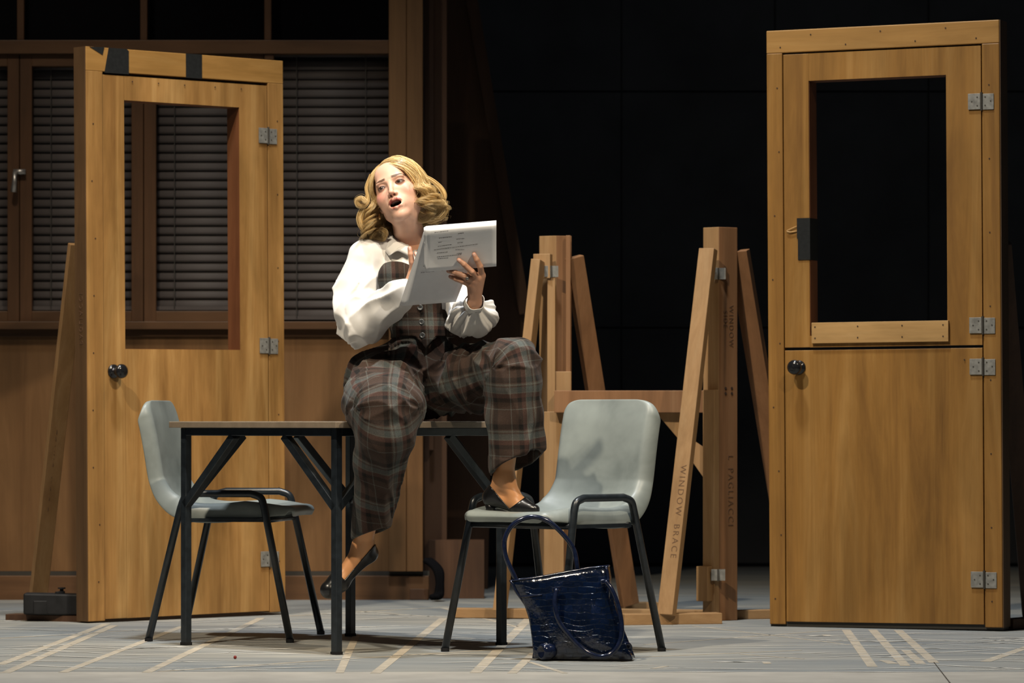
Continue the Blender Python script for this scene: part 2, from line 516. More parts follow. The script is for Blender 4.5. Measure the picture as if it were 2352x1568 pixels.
def nails(parent, pts, y):
    m = MB()
    for (x, z) in pts:
        m.lathe([(0, .003), (.0006, .003)], (x, y, z), (0, -1, 0), 6)
    m.build('nail_heads', M['nail'], parent)

# ---- left door: bottom corners on the floor, frame turned away to the right
A = floor_pt(204, 1431); B = floor_pt(656, 1411)
LW = (B - A).xy.length; rz = math.atan2(B.y - A.y, B.x - A.x)
HL = 2.112
dl = empty('taped_door', A, rz, -0.0062)
tag(dl, 'wooden door in a free-standing frame with black tape strips across its top', 'door', None)
jw = .075; hh = .088; T = .07; g = .004
def b_(x0, x1, z0, z1, y0=0.0, y1=T): return MB().bbox((x0, y0, z0), (x1, y1, z1))
b_(0, jw, 0.006, HL - hh).build('jamb', M['ply'], dl, bevel=.002)
b_(LW - jw, LW, 0.006, HL - hh).build('jamb', M['ply'], dl, bevel=.002)
b_(0, LW, HL - hh, HL).build('header', M['ply_h'], dl, bevel=.002)
b_(-.004, 0, 0.006, HL, .003, T).build('edge_strip', M['ply_edge'], dl)
b_(jw + .02, LW - jw - .01, HL - hh - .02, HL - hh + .001, .03, T).build('leaf_gap_shade', M['dark_parts_gap_shade'], dl)  # dark filler strip, paints the shade in the gap above the leaf
dx0, dx1, dz0, dz1 = jw + .0015, LW - jw - g, .012, HL - hh - .011
# opening of the leaf
def lx(px):     # local x from the pixel on the front face
    t = (px - 204) / (656 - 204)
    Y0, Y1 = A.y, B.y
    return LW * t * Y0 / (Y0 * t + Y1 * (1 - t)) if False else LW * (t * Y0) / (Y1 - t * (Y1 - Y0))
def lz(px, py):
    t = lx(px) / LW
    Y = A.y + (B.y - A.y) * t
    return EYE - (py - HORIZ) / FPX * Y
ox0, ox1 = lx(292), lx(556); oz1 = lz(420, 240); oz0 = lz(420, 804)
leaf = b_(dx0, ox0, dz0, dz1, 0.002, .042).build('door_leaf', M['ply'], dl, bevel=.0015)
b_(ox1, dx1, dz0, dz1, 0.002, .042).build('stile', M['ply'], leaf)
b_(ox0, ox1, oz1, dz1, 0.002, .042).build('top_rail', M['ply'], leaf)
b_(ox0, ox1, dz0, oz0, 0.002, .042).build('lower_panel', M['ply'], leaf)
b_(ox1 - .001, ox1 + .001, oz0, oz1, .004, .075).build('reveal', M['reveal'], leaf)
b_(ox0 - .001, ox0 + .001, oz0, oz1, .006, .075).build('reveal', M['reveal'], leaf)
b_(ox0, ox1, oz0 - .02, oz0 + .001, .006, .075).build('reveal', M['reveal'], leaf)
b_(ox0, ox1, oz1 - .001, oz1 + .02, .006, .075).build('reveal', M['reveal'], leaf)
for py, px in ((315, 615), (797, 618), (1286, 623)):
    hinge(dl, dx1 + .002, lz(px, py), -0.001)
knob(leaf, (lx(264), .002, lz(264, 853)), (0, -1, 0))
def tape(parent, pts, y=-.0012, th=.0016):
    return MB().prism([(x, y, z) for x, z in pts], (0, th, 0)).build('tape_strip', M['black_tape'], parent)
tape(dl, [(lx(246), HL - hh - .004), (lx(302), HL - hh - .004), (lx(302), HL - .006), (lx(297), HL + .001), (lx(256), HL + .001)])
tape(dl, [(lx(433), HL - hh - .002), (lx(470), HL - hh - .002), (lx(470), HL + .001), (lx(433), HL + .001)])
tape(dl, [(lx(212), HL - .001), (lx(246), HL + .001), (lx(242), HL - .028)])
nails(dl, [(jw / 2 + rnd.uniform(-.02, .02), .15 + i * .21) for i in range(9)] + [(LW - .03, .2 + i * .28) for i in range(7)] + [(lx(x), HL - hh - .03) for x in (310, 370, 430, 500, 560)], -.0005)
mt = Matrix.Translation((-.005, .03, .98)) @ Matrix(((0, 0, -1, 0), (0, 1, 0, 0), (1, 0, 0, 0), (0, 0, 0, 1)))
text_mesh('PAGLIACCI', .03, 'lettering', M['ink'], dl, Matrix.Translation((-.0048, .034, 1.02)) @ Matrix(((0, 0, -1, 0), (0, -1, 0, 0), (1, 0, 0, 0), (0, 0, 0, 1))))
# brace behind: from the frame back down to a foot board
inv = (Matrix.Translation(A) @ Euler((0, -0.0062, rz)).to_matrix().to_4x4()).inverted()
def L_(v): return inv @ Vector(v)
bt = P(178, 560, 14.18); bb = floor_pt(95, 1409); bb = Vector((bb.x, 14.55, .02))
bb = P(84, 1380, 14.55); bb.z = .02
br = MB().bar(L_(bt), L_(bb), .066, .028, (1, -.25, 0)).build('brace', M['pine'], dl, bevel=.002)
d = (bt - bb).normalized(); sx = (Vector((1, -.25, 0)) - d * Vector((1, -.25, 0)).dot(d)).normalized(); nn = d.cross(sx)
if nn.y > 0: nn = -nn
p0 = P(96, 1165, 14.48); tpar = (p0 - bb).dot(d)
p0 = bb + d * tpar + nn * .0145 - sx * .005
xx = d; zz = nn; yy = zz.cross(xx)
mm = Matrix((xx, yy, zz)).transposed().to_4x4(); mm.translation = p0
text_mesh('DOOR BRACE', .04, 'lettering', M['ink'], dl, inv @ mm)
f0 = floor_pt(22, 1424); f1 = floor_pt(190, 1429)
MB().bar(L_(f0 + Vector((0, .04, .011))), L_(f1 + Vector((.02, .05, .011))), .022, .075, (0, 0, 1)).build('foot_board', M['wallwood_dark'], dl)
# stage weight on the foot board
wc = floor_pt(114, 1427) + Vector((0.0, .045, .0225))
sw = empty('stage_weight', wc, .03)
tag(sw, 'black iron stage weight sitting on the foot of the taped door brace', 'weight')
hw = .098
body = MB().prism([(-hw, -.05, .004), (hw + .01, -.06, 0.0), (hw + .01, .05, 0), (-hw, .05, .004)], (0, 0, .078)).build('block', M['black_iron'], sw, bevel=.006)
MB().bbox((-.06, -.056, .004), (-.01, -.045, .055)).build('side_rib', M['black_iron'], sw, bevel=.003)
MB().lathe([(0, .012), (.008, .012), (.009, .007), (.016, .007), (.017, .014), (.022, .014)], (.04, -.01, .08), (0, 0, 1), 8).build('bolt', M['black_iron'], sw)
MB().lathe([(0, .011), (.007, .011), (.008, .004)], (.028, -.03, .08), (0, 0, 1), 6).build('nut', M['black_iron'], sw)

# ---- right door: split leaf
A2 = floor_pt(1768, 1438); B2 = floor_pt(2303, 1450)
RW = (B2 - A2).xy.length; rz2 = math.atan2(B2.y - A2.y, B2.x - A2.x)
HR = 2.148
dr = empty('split_door', A2, rz2, -0.0062)
tag(dr, 'tall amber wooden split door in a frame with an empty window opening, at right', 'door')
def rx(px):
    t = (px - 1768) / (2303 - 1768)
    return RW * (t * A2.y) / (B2.y - t * (B2.y - A2.y))
def rzz(px, py):
    Y = A2.y + (B2.y - A2.y) * rx(px) / RW
    return EYE - (py - HORIZ) / FPX * Y
T2 = .09
def c_(x0, x1, z0, z1, y0=0.0, y1=T2): return MB().bbox((x0, y0, z0), (x1, y1, z1))
j0 = rx(1806) ; j1 = rx(2260)
hh2 = .082
c_(0, j0 - .003, .008, HR - hh2).build('jamb', M['ply_r'], dr, bevel=.003)
c_(j1 + .004, RW, .008, HR - hh2).build('jamb', M['ply_r'], dr, bevel=.003)
c_(0, RW, HR - hh2, HR).build('header', M['ply_h'], dr, bevel=.003)
c_(RW, RW + .003, .008, HR, .004, T2).build('edge_strip', M['ply_edge'], dr)
c_(j0 - .01, j1 + .01, HR - hh2 - .02, HR - hh2, .03, T2).build('leaf_gap_shade', M['dark_parts_gap_shade'], dr)  # dark filler strips here paint the shade in the gaps round the leaf
c_(j0 - .004, j0, .01, HR - hh2, .03, T2).build('leaf_gap_shade', M['dark_parts_gap_shade'], dr)
c_(j1, j1 + .004, .01, HR - hh2, .03, T2).build('leaf_gap_shade', M['dark_parts_gap_shade'], dr)
zs = rzz(2030, 800)
qx0, qx1 = rx(1864), rx(2180); qz1 = rzz(2020, 180); qz0 = rzz(2020, 770)
up = c_(j0, qx0, zs + .005, HR - hh2 - .006, .002, .042).build('upper_leaf', M['ply_r'], dr, bevel=.0015)
c_(qx1, j1, zs + .005, HR - hh2 - .006, .002, .042).build('stile', M['ply_r'], up)
c_(qx0, qx1, qz1, HR - hh2 - .006, .002, .042).build('top_rail', M['ply_r'], up)
c_(qx0, qx1, zs + .005, qz0, .002, .042).build('lower_rail', M['ply_r'], up)
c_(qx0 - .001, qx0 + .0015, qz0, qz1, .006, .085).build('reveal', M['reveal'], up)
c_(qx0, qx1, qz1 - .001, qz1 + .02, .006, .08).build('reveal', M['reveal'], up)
bt2 = c_(rx(1870), rx(2184), rzz(2026, 788), rzz(2026, 740), -.010, .004).build('batten', M['batten'], up, bevel=.001)
nails(bt2, [(rx(x), rzz(2026, y)) for x in (1878, 1976, 2078, 2172) for y in (750, 776)], -.0105)
low = c_(j0, j1, .018, zs - .005, .002, .042).build('lower_leaf', M['ply_r'], dr, bevel=.0015)
c_(0.0, RW, .0, .018, .012, .08).build('kick_gap_shade', M['dark_parts_gap_shade'], dr)  # solid strip coloured dark as the shade beneath the door
for px, py in ((2252, 236), (2256, 750), (2256, 845), (2260, 1334)):
    hinge(dr, j1 + .002, rzz(px, py), -.001, .046, .056)
knob(low, (rx(1838), .002, rzz(1838, 844)), (0, -1, 0))
tape(up, [(rx(1836), rzz(1850, 548)), (rx(1866), rzz(1850, 548)), (rx(1866), rzz(1850, 501)), (rx(1836), rzz(1850, 501))])
tape(up, [(rx(1838), rzz(1850, 597)), (rx(1866), rzz(1850, 597)), (rx(1866), rzz(1850, 548)), (rx(1838), rzz(1850, 548))])
c_(qx0 - .001, qx0 + .003, rzz(1866, 597), rzz(1866, 501), .000, .086).build('tape_wrap', M['black_tape'], up)
MB().tube(smooth_path([(rx(1836), -.003, rzz(1836, 520)), (rx(1820), -.004, rzz(1820, 527)), (rx(1813), -.004, rzz(1813, 531)), (rx(1822), -.004, rzz(1822, 533)), (rx(1836), -.003, rzz(1836, 531))], 4), .0018, 6).build('string_loop', M['batten'], up)
nails(dr, [(j0 * .5 + rnd.uniform(-.015, .015), .1 + i * .23) for i in range(9)] + [(j1 + .03, .1 + i * .26) for i in range(8)] +
      [(rx(x), HR - hh2 * (.25 if k % 2 else .75)) for k, x in enumerate((1800, 1870, 1950, 2030, 2110, 2180, 2250))] + [(rx(2219), rzz(2219, 829))], -.0006)
inv2 = (Matrix.Translation(A2) @ Euler((0, -0.0062, rz2)).to_matrix().to_4x4()).inverted()
MB().bar(inv2 @ P(2300, 560, 13.62), inv2 @ Vector((P(2370, 1400, 14.25).x, 14.25, .02)), .07, .03, (1, .4, 0)).build('brace', M['wallwood_dark'], dr)
MB().bar(inv2 @ Vector((P(2310, 1430, 13.60).x, 13.60, .02)), inv2 @ Vector((P(2420, 1430, 13.9).x, 13.9, .02)), .035, .06, (0, 0, 1)).build('foot_board', M['wallwood_dark'], dr)

# ------------------------------------------------------------------ rough timber window stand
tb = empty('timber_stand', (P(1450, 0, 14.3).x, 14.3, 0))
tag(tb, 'rough pine stand of two braced posts joined by a rail, behind the grey chairs', 'timber frame')
ti = Matrix.Translation(tb.location).inverted()
def TB(name, a, b, w, t, side, mat):
    return MB().bar(ti @ Vector(a), ti @ Vector(b), w, t, side).build(name, M[mat], tb, bevel=.002)
def at(px, Y, z): return Vector((P(px, 0, Y).x, Y, z))
def zpx(py, Y): return EYE - (py - HORIZ) / FPX * Y
# right post: two battens meeting at a corner that points at the viewer
Yr = 14.2
cr = at(1650, Yr, 0)
def corner_post(px, Yc, ztop, wl, wr, th, ang, matl, matr):
    """two boards meeting at the near corner at pixel px"""
    c = at(px, Yc, 0)
    dlv = Vector((-math.cos(ang[0]), math.sin(ang[0]), 0)); drv = Vector((math.cos(ang[1]), math.sin(ang[1]), 0))
    out = []
    for dv, w, m_, nm in ((dlv, wl, matl, 'post_board'), (drv, wr, matr, 'post_board')):
        n = Vector((-dv.y, dv.x, 0))
        if n.y < 0: n = -n
        p = [c + dv * .0005, c + dv * w, c + dv * w + n * th, c + n * th + dv * .0005]
        o = MB().prism([ti @ q for q in p], (0, 0, ztop)).build(nm, M[m_], tb, bevel=.002)
        out.append((c, dv, n, o))
    return out
zr = zpx(521, Yr)
prt = corner_post(1651, Yr, zr, .075, .085, .045, (math.radians(42), math.radians(32)), 'pine', 'pine_red')
# lower doubling batten on the left face
TB('batten', at(1633, Yr + .005, .03), at(1633, Yr + .005, zpx(895, Yr)), .055, .03, (1, -.9, 0), 'pine')
TB('cap_block', at(1622, Yr + .0, zpx(1380, Yr)), at(1622, Yr + .0, zpx(1300, Yr)), .055, .05, (1, -.9, 0), 'pine')
# bolt holes
c, dv, n, o = prt[1]
hb = MB()
for (u, py) in ((.030, 891), (.030, 903), (.058, 891), (.058, 903)):
    q = c + dv * u - n * .001; q.z = zpx(py, Yr)
    hb.lathe([(0, .005), (.0008, .005)], ti @ q, -n, 10)
hb.build('bolt_holes', M['nail'], tb)
def letter(s, size, p, xdir, nrm):
    xd = Vector(xdir).normalized(); nr = Vector(nrm); nr = (nr - xd * nr.dot(xd)).normalized(); yd = nr.cross(xd)
    m_ = Matrix((xd, yd, nr)).transposed().to_4x4(); m_.translation = p
    text_mesh(s, size, 'lettering', M['ink'], tb, ti @ m_)
q = c + dv * .052 - n * .0006; q.z = zpx(1045, Yr); letter('L PAGLIACCI', .034, q, (0, 0, -1), -n)
q = c + dv * .055 - n * .0006; q.z = zpx(700, Yr); letter('WINDOW', .028, q, (0, 0, -1), -n)
q = c + dv * .028 - n * .0006; q.z = zpx(712, Yr); letter('SIDE', .026, q, (0, 0, -1), -n)
def small_hinge(px, py, Y):
    q = ti @ at(px, Y, zpx(py, Y))
    g_ = MB().box(q, (.024, .004, .042)).build('hinge', M['steel'], tb, bevel=.0006)
    MB().box(q + Vector((.028, .006, 0)), (.024, .004, .042)).build('hinge_leaf', M['steel'], g_)
    MB().box(q + Vector((.013, .0, -.001)), (.005, .01, .044)).build('knuckle', M['dark_parts_gap_shade'], g_)
small_hinge(1642, 628, Yr - .004); small_hinge(1641, 1320, Yr - .035)
# braces of the right post
a0 = at(1627, 14.16, zpx(572, 14.16)); b0 = at(1531, 13.93, .035)
TB('brace', a0, b0, .062, .034, (1, -.55, 0), 'pine')
dd = (b0 - a0).normalized(); sd = Vector((1, -.55, 0)); sd = (sd - dd * sd.dot(dd)).normalized(); nr = dd.cross(sd)
if nr.y > 0: nr = -nr
tt = (1072 - 572) / (1412 - 572)
letter('WINDOW BRACE', .034, a0.lerp(b0, tt) + nr * .0175 + sd * .008, dd, nr)
TB('brace', at(1697, 14.26, zpx(575, 14.26)), at(1832, 14.55, .03), .034, .075, (.5, 1, 0), 'pine_red')
TB('foot_board', at(1428, 13.93, .02), at(1652, 14.02, .02), .04, .075, (0, 0, 1), 'pine_h')
TB('foot_board', at(1600, 14.3, .017), at(1840, 14.40, .017), .034, .06, (0, 0, 1), 'pine_h')
TB('foot_board', at(1425, 14.45, .018), at(1640, 14.36, .018), .03, .06, (0, 0, 1), 'pine_h')
# left post
Yl = 14.5
zl = zpx(541, Yl)
plt = corner_post(1278, Yl, zl, .075, .062, .04, (math.radians(30), math.radians(20)), 'pine', 'pine_red')
TB('post_strip', at(1305, Yl - .012, zpx(855, Yl)), at(1305, Yl - .012, zl), .018, .02, (1, 0, 0), 'pine_red')
TB('post_block', at(1292, Yl - .02, zpx(900, Yl)), at(1292, Yl - .02, zpx(853, Yl)), .066, .03, (1, 0, 0), 'pine')
TB('batten', at(1266, Yl - .03, .03), at(1266, Yl - .03, zpx(625, Yl)), .03, .03, (1, 0, 0), 'pine')
TB('post_cap', at(1247, Yl - .03, zpx(640, Yl)), at(1247, Yl - .03, zpx(584, Yl)), .066, .035, (1, -.3, 0), 'pine')
small_hinge(1258, 623, Yl - .052)
TB('brace', at(1236, 14.43, zpx(598, 14.43)), at(1148, 14.30, .03), .036, .07, (1, -.3, 0), 'pine')
TB('brace', at(1318, 14.52, zpx(590, 14.52)), at(1446, 14.85, .03), .07, .034, (1, .5, 0), 'pine_red')
TB('foot_board', at(1040, 14.42, .02), at(1250, 14.36, .02), .035, .075, (0, 0, 1), 'pine_h')
TB('foot_board', at(1330, 14.9, .018), at(1510, 14.95, .018), .034, .06, (0, 0, 1), 'pine_h')
TB('lower_post', at(1272, Yl - .045, .03), at(1272, Yl - .045, zpx(945, Yl)), .075, .03, (1, 0, 0), 'pine')
TB('rail', at(1275, 14.42, zpx(922, 14.4)), at(1650, 14.30, zpx(922, 14.3)), .083, .04, (0, 0, 1), 'pine_red')
MB().prism([ti @ at(1508, 14.36, zpx(948, 14.36)), ti @ at(1590, 14.34, zpx(948, 14.36)), ti @ at(1590, 14.34, zpx(1045, 14.36))], (0, .02, 0)).build('gusset', M['pine'], tb)
MB().prism([ti @ at(1592, 14.24, zpx(1010, 14.24)), ti @ at(1622, 14.24, zpx(1030, 14.24)), ti @ at(1622, 14.24, zpx(1105, 14.24)), ti @ at(1592, 14.24, zpx(1062, 14.24))], (0, .02, 0)).build('gusset', M['pine'], tb)
# ------------------------------------------------------------------ table
TC = Vector((-0.556, 12.665, 0))
tab = empty('folding_table', TC, math.radians(45))
tag(tab, 'small square table with a thin wooden top and black braced metal legs', 'table')
S = .818 / 2; TZ = .738
top = MB().bbox((-S, -S, TZ - .0195), (S, S, TZ)).build('table_top', M['laminate_edge'], tab, bevel=.0015)
MB().bbox((-S + .001, -S + .001, TZ), (S - .001, S - .001, TZ + .0012)).build('laminate_sheet', M['laminate'], top)
q = .737 / 2; w = .026
for sx in (-1, 1):
    for sy in (-1, 1):
        lg = MB().bbox((sx * q - w / 2, sy * q - w / 2, .004), (sx * q + w / 2, sy * q + w / 2, TZ - .0195)).build('leg', M['frame_black'], tab, bevel=.0025)
        MB().bbox((sx * q - w / 2 - .001, sy * q - w / 2 - .001, 0), (sx * q + w / 2 + .001, sy * q + w / 2 + .001, .01)).build('leg_cap', M['black_iron'], lg)
for s_ in (-1, 1):
    MB().bbox((-q + w / 2, s_ * q - w / 2, TZ - .0455), (q - w / 2, s_ * q + w / 2, TZ - .0195)).build('apron_rail', M['frame_black'], tab, bevel=.002)
    MB().bbox((s_ * q - w / 2, -q + w / 2, TZ - .0455), (s_ * q + w / 2, q - w / 2, TZ - .0195)).build('apron_rail', M['frame_black'], tab, bevel=.002)
zb0, zb1, rb = TZ - .275, TZ - .045, .245
for sx in (-1, 1):
    for sy in (-1, 1):
        MB().bar((sx * q, sy * q, zb0), (sx * (q - rb), sy * q, zb1), .026, .026, (0, 1, 0)).build('brace', M['frame_black'], tab, bevel=.002)
        MB().bar((sx * q, sy * q, zb0), (sx * q, sy * (q - rb), zb1), .026, .026, (1, 0, 0)).build('brace', M['frame_black'], tab, bevel=.002)

# ------------------------------------------------------------------ polypropylene chairs
def shell_material():
    m, nt, b = mat_new('grey_polypropylene')
    v = coords(nt, (1, 1, 1))
    bl = noise(nt, v, 4.5, 4, 0.6, 0.3); fine = noise(nt, v, 700, 2, 0.6)
    r = ramp(nt, [(0.32, (0.145, 0.168, 0.163)), (0.5, (0.205, 0.232, 0.224)), (0.68, (0.25, 0.282, 0.27))])
    nt.links.new(bl, r.inputs[0]); nt.links.new(r.outputs[0], b.inputs['Base Color'])
    b.inputs['Roughness'].default_value = 0.42
    bump(nt, b, fine, 0.25, 0.0006)
    return m
M['shell'] = shell_material()

def make_chair(name, label, loc, rz):
    root = empty(name, loc, rz)
    tag(root, label, 'chair', 'grey plastic chairs with black tube legs')
    prof = smooth_path([(0, -.236, .418), (0, -.243, .440), (0, -.218, .456), (0, -.14, .452), (0, -.03, .438), (0, .08, .436), (0, .150, .452),
                        (0, .190, .495), (0, .207, .56), (0, .222, .65), (0, .240, .74), (0, .262, .812)], 9)
    n = len(prof); NU = 37
    rows = []
    # arc length
    L = [0]
    for i in range(1, n): L.append(L[-1] + (prof[i] - prof[i - 1]).length)
    tot = L[-1]
    for i, p in enumerate(prof):
        t = (prof[min(i + 1, n - 1)] - prof[max(i - 1, 0)]).normalized()
        nrm = Vector((0, -t.z, t.y))          # towards the sitter
        s = L[i] / tot
        zf = max(0.0, min(1.0, (p.z - .47) / .08))      # 0 seat, 1 back
        wd = .212 * (1 - zf) + .204 * zf
        if p.y < -.15: wd = .212 - .5 * max(0, -.15 - p.y) ** 1.2
        dt = tot - L[i]; rc = .055
        if dt < rc: wd -= rc - math.sqrt(max(0, rc * rc - (rc - dt) ** 2))
        df = L[i]; rc = .05
        if df < rc: wd -= (rc - math.sqrt(max(0, rc * rc - (rc - df) ** 2))) * .8
        sm_ = (1 - zf) * max(0.0, min(1.0, (p.y + .20) / .12))      # dished middle of the seat
        fl = .034 * (1 - zf) + .050 * zf + .034 * sm_        # depth of the rolled edge
        if dt < .06: fl *= .25 + .75 * dt / .06
        if df < .05: fl *= df / .05
        if p.z < .6 and p.y > -.12: fl *= 1.0
        row = []
        for k in range(NU):
            u = -1 + 2 * k / (NU - 1)
            au = abs(u); sg = 1 if u >= 0 else -1
            if au < .72:
                x = au / .72 * (wd - .030); off = .012 * (1 - (au / .72) ** 2) * zf * min(1, dt / .2) + .004 * (1 - (au / .72) ** 2) * (1 - zf)
                d_ = -off + .030 * sm_ * (au / .72) ** 2.4
            else:
                a_ = (au - .72) / .28 * PI / 2
                x = (wd - .030) + .030 * math.sin(a_); d_ = -fl * (1 - math.cos(a_))
                d_ = -fl * (1 - math.cos(a_)) + .030 * sm_
            row.append(Vector((sg * x, 0, 0)) + p + nrm * d_)
        rows.append(row)
    sh = MB().grid(rows).build('seat_shell', M['shell'], root, smooth=True)
    md = sh.modifiers.new('thick', 'SOLIDIFY'); md.thickness = .005; md.offset = -1
    md = sh.modifiers.new('sub', 'SUBSURF'); md.levels = 1; md.render_levels = 2
    for s in (-1, 1):
        x0, x1 = .222, .250
        path = [(s * x1, -.245, .012), (s * x0, -.150, .455)] 
        fr = smooth_path([(s * x0, -.150, .455), (s * x0, -.138, .484), (s * x0, -.105, .497)], 5)
        rr = smooth_path([(s * x0, .085, .497), (s * x0, .122, .484), (s * x0, .137, .450)], 5)
        full = [Vector((s * x1, -.245, .008))] + fr + rr + [Vector((s * x1, .240, .008))]
        fm = MB().tube(full, .0125, 12).build('side_frame', M['frame_black'], root, smooth=True)
        for yy in (-.245, .240):
            MB().lathe([(0, .0135), (.012, .0138)], (s * x1, yy, 0), (0, 0, 1), 12).build('foot_cap', M['black_iron'], fm)
    MB().tube([(-.225, -.155, .408), (.225, -.155, .408)], .010, 10).build('cross_tube', M['frame_black'], root, smooth=True)
    MB().tube([(-.222, .115, .408), (.222, .115, .408)], .010, 10).build('cross_tube', M['frame_black'], root, smooth=True)
    for s in (-1, 1):
        MB().bbox((s * .216 - .010, -.16, .402), (s * .216 + .010, .12, .414)).build('seat_bar', M['frame_black'], root)
    return root

ca = [floor_pt(325, 1473), floor_pt(657, 1475), floor_pt(731, 1456), floor_pt(405, 1455)]
cc = sum(ca, Vector()) / 4
make_chair('plastic_chair', 'grey plastic chair facing right, half behind the table, before the taped door', (cc.x + .016, cc.y, 0), math.radians(81))
CR = Vector((.135, 12.32, 0))
make_chair('plastic_chair', 'grey plastic chair with a black shoe on its seat, behind the blue bag', CR, math.radians(-43))

# ------------------------------------------------------------------ blue bag
def croc():
    m, nt, b = mat_new('blue_crocodile_leather')
    v = coords(nt, (1, 1, 1))
    nzv = N(nt, 'ShaderNodeTexNoise'); nzv.inputs['Scale'].default_value = 18
    nt.links.new(v, nzv.inputs['Vector'])
    add = mix(nt, v, nzv.outputs['Color'], 0.03)
    br = N(nt, 'ShaderNodeTexBrick'); br.inputs['Scale'].default_value = 1.0
    mp = N(nt, 'ShaderNodeMapping'); mp.inputs['Rotation'].default_value = (PI / 2, 0, 0)
    nt.links.new(add, mp.inputs['Vector']); nt.links.new(mp.outputs[0], br.inputs['Vector'])
    br.inputs['Brick Width'].default_value = .028; br.inputs['Row Height'].default_value = .018
    br.inputs['Mortar Size'].default_value = .0009; br.inputs['Mortar Smooth'].default_value = .6
    br.inputs['Color1'].default_value = (.0015, .0065, .026, 1); br.inputs['Color2'].default_value = (.0012, .004, .014, 1)
    br.inputs['Mortar'].default_value = (.004, .009, .020, 1)
    nt.links.new(br.outputs['Color'], b.inputs['Base Color'])
    b.inputs['Roughness'].default_value = .16
    b.inputs['Coat Weight'].default_value = .6; b.inputs['Coat Roughness'].default_value = .08
    wr = noise(nt, v, 26, 3)
    mul = N(nt, 'ShaderNodeMath', operation='MULTIPLY_ADD'); mul.inputs[1].default_value = -1.0
    nt.links.new(br.outputs['Fac'], mul.inputs[0]); nt.links.new(wr, mul.inputs[2])
    bump(nt, b, mul.outputs[0], 1.0, .005)
    return m
M['croc'] = croc()
M['croc_dark'] = plain('navy_piping', (.006, .010, .028), .14, 0, .3, 60)
BY = 11.875
bc = at(1342, BY, 0)
bag = empty('handbag', bc, math.radians(-9))
tag(bag, 'glossy dark blue crocodile-pattern tote bag slumped on the floor before the chair', 'bag')
nsec = 17; NC = 44; rows = []; inner = []
Hb = .262
def bag_pt(s, a, shrink=0.0):
    """s = 0 bottom .. 1 rim, a = angle round the section"""
    hx = .158 + .008 * math.cos(s * PI) * (1 if s < .5 else .2) - .012 * math.sin(PI * s)
    hy = .062 - .020 * s + .006 * math.sin(PI * s)
    if s < .12: hy *= .9 + .8 * s
    ca_, sa_ = math.cos(a), math.sin(a)
    e = .42
    x = hx * math.copysign(abs(ca_) ** e, ca_); y = hy * math.copysign(abs(sa_) ** e, sa_)
    # gusset folds in on both ends
    gx = max(0, abs(ca_) - .86) / .14
    x -= math.copysign(.042 * gx ** .8 * math.sin(PI * min(1, s * 1.05 + .1)), ca_)
    # belly of the front face sags and buckles
    if sa_ < 0:
        y -= .012 * math.sin(PI * s) * math.sin((x / .15) * 2.3 + 1.0) - .010 * math.exp(-((x - .07) / .03) ** 2 - ((s - .66) / .12) ** 2)
        y += .007 * math.sin(9 * x / .15 + 4 * s) * s * (1 - s) * 2
    x *= 1 - shrink * .03; y *= 1 - shrink * .12
    tl = math.radians(9.0) * s
    z0 = .006 + Hb * s
    xx = x * math.cos(tl) - 0 - .080 * s ** 1.1
    zz = z0 + x * math.sin(tl) + .002 * s * math.sin(x * 22)
    if s < .1: zz = max(.003, zz)
    return Vector((xx, y + .02 * s, zz))
for i in range(nsec):
    s = i / (nsec - 1)
    rows.append([bag_pt(s, 2 * PI * (k + .5) / NC) for k in range(NC)])
for i in range(nsec):
    s = 1 - i / (nsec - 1) * .9
    rows.append([bag_pt(s, 2 * PI * (k + .5) / NC, 1.0) for k in range(NC)])
bb_ = MB().grid(rows, True)
bb_.f.append(tuple(range(NC)))
bo = bb_.build('bag_body', M['croc'], bag, smooth=True)
# rim piping, corner piping, base rolls
MB().tube([bag_pt(1, 2 * PI * (k + .5) / NC) for k in range(NC)] + [bag_pt(1, PI / NC)], .0025, 6, False).build('rim_piping', M['croc_dark'], bag, smooth=True)
band = []
for k in range(NC):
    if math.sin(2 * PI * (k + .5) / NC) < -.02: band.append(k)
for an in (math.radians(203), math.radians(337)):
    MB().tube([bag_pt(i / 24, an) + Vector((0, -.003, 0)) for i in range(25)], .0042, 8).build('edge_piping', M['croc_dark'], bag, smooth=True)
MB().tube([bag_pt(i / 24, math.radians(180)) + Vector((.004, 0, 0)) for i in range(22)], .004, 8).build('gusset_fold', M['croc_dark'], bag, smooth=True)
MB().tube(smooth_path([bag_pt(.79, math.radians(a)) + Vector((0, -.0015, 0)) for a in (200, 215, 230, 245, 262)], 3), .0022, 6).build('seam_piping', M['croc_dark'], bag, smooth=True)
bi = (Matrix.Translation(bc) @ Matrix.Rotation(math.radians(-9), 4, 'Z')).inverted()
for px, py, r_ in ((1243, 1497, .026), (1443, 1489, .020)):
    c_b = bi @ P(px, py, BY - .055)
    c_b.z = max(c_b.z, r_ * .75)
    ring = [(.012, .001), (.008, r_ * .35), (.001, r_ * .6), (-.002, r_ * .8), (.004, r_ * .98), (.016, r_ * 1.02), (.034, r_ * .92), (.055, r_ * .6), (.07, r_ * .2)]
    MB().lathe([(h, r) for h, r in ring], c_b, (.75 if px < 1300 else -.75, .66, .05), 18).build('base_roll', M['croc_dark'], bag, smooth=True)
def px_path(pts): return [bi @ P(*p) for p in pts]
h1 = smooth_path(px_path([(1192, 1345, 11.93), (1178, 1315, 11.935), (1161, 1275, 11.94), (1160, 1236, 11.94), (1180, 1203, 11.94), (1218, 1187, 11.94), (1258, 1196, 11.94), (1296, 1230, 11.94), (1318, 1262, 11.94), (1325, 1297, 11.93), (1326, 1320, 11.93)]), 6)
MB().tube(h1, .0075, 10).build('handle', M['croc_dark'], bag, smooth=True)
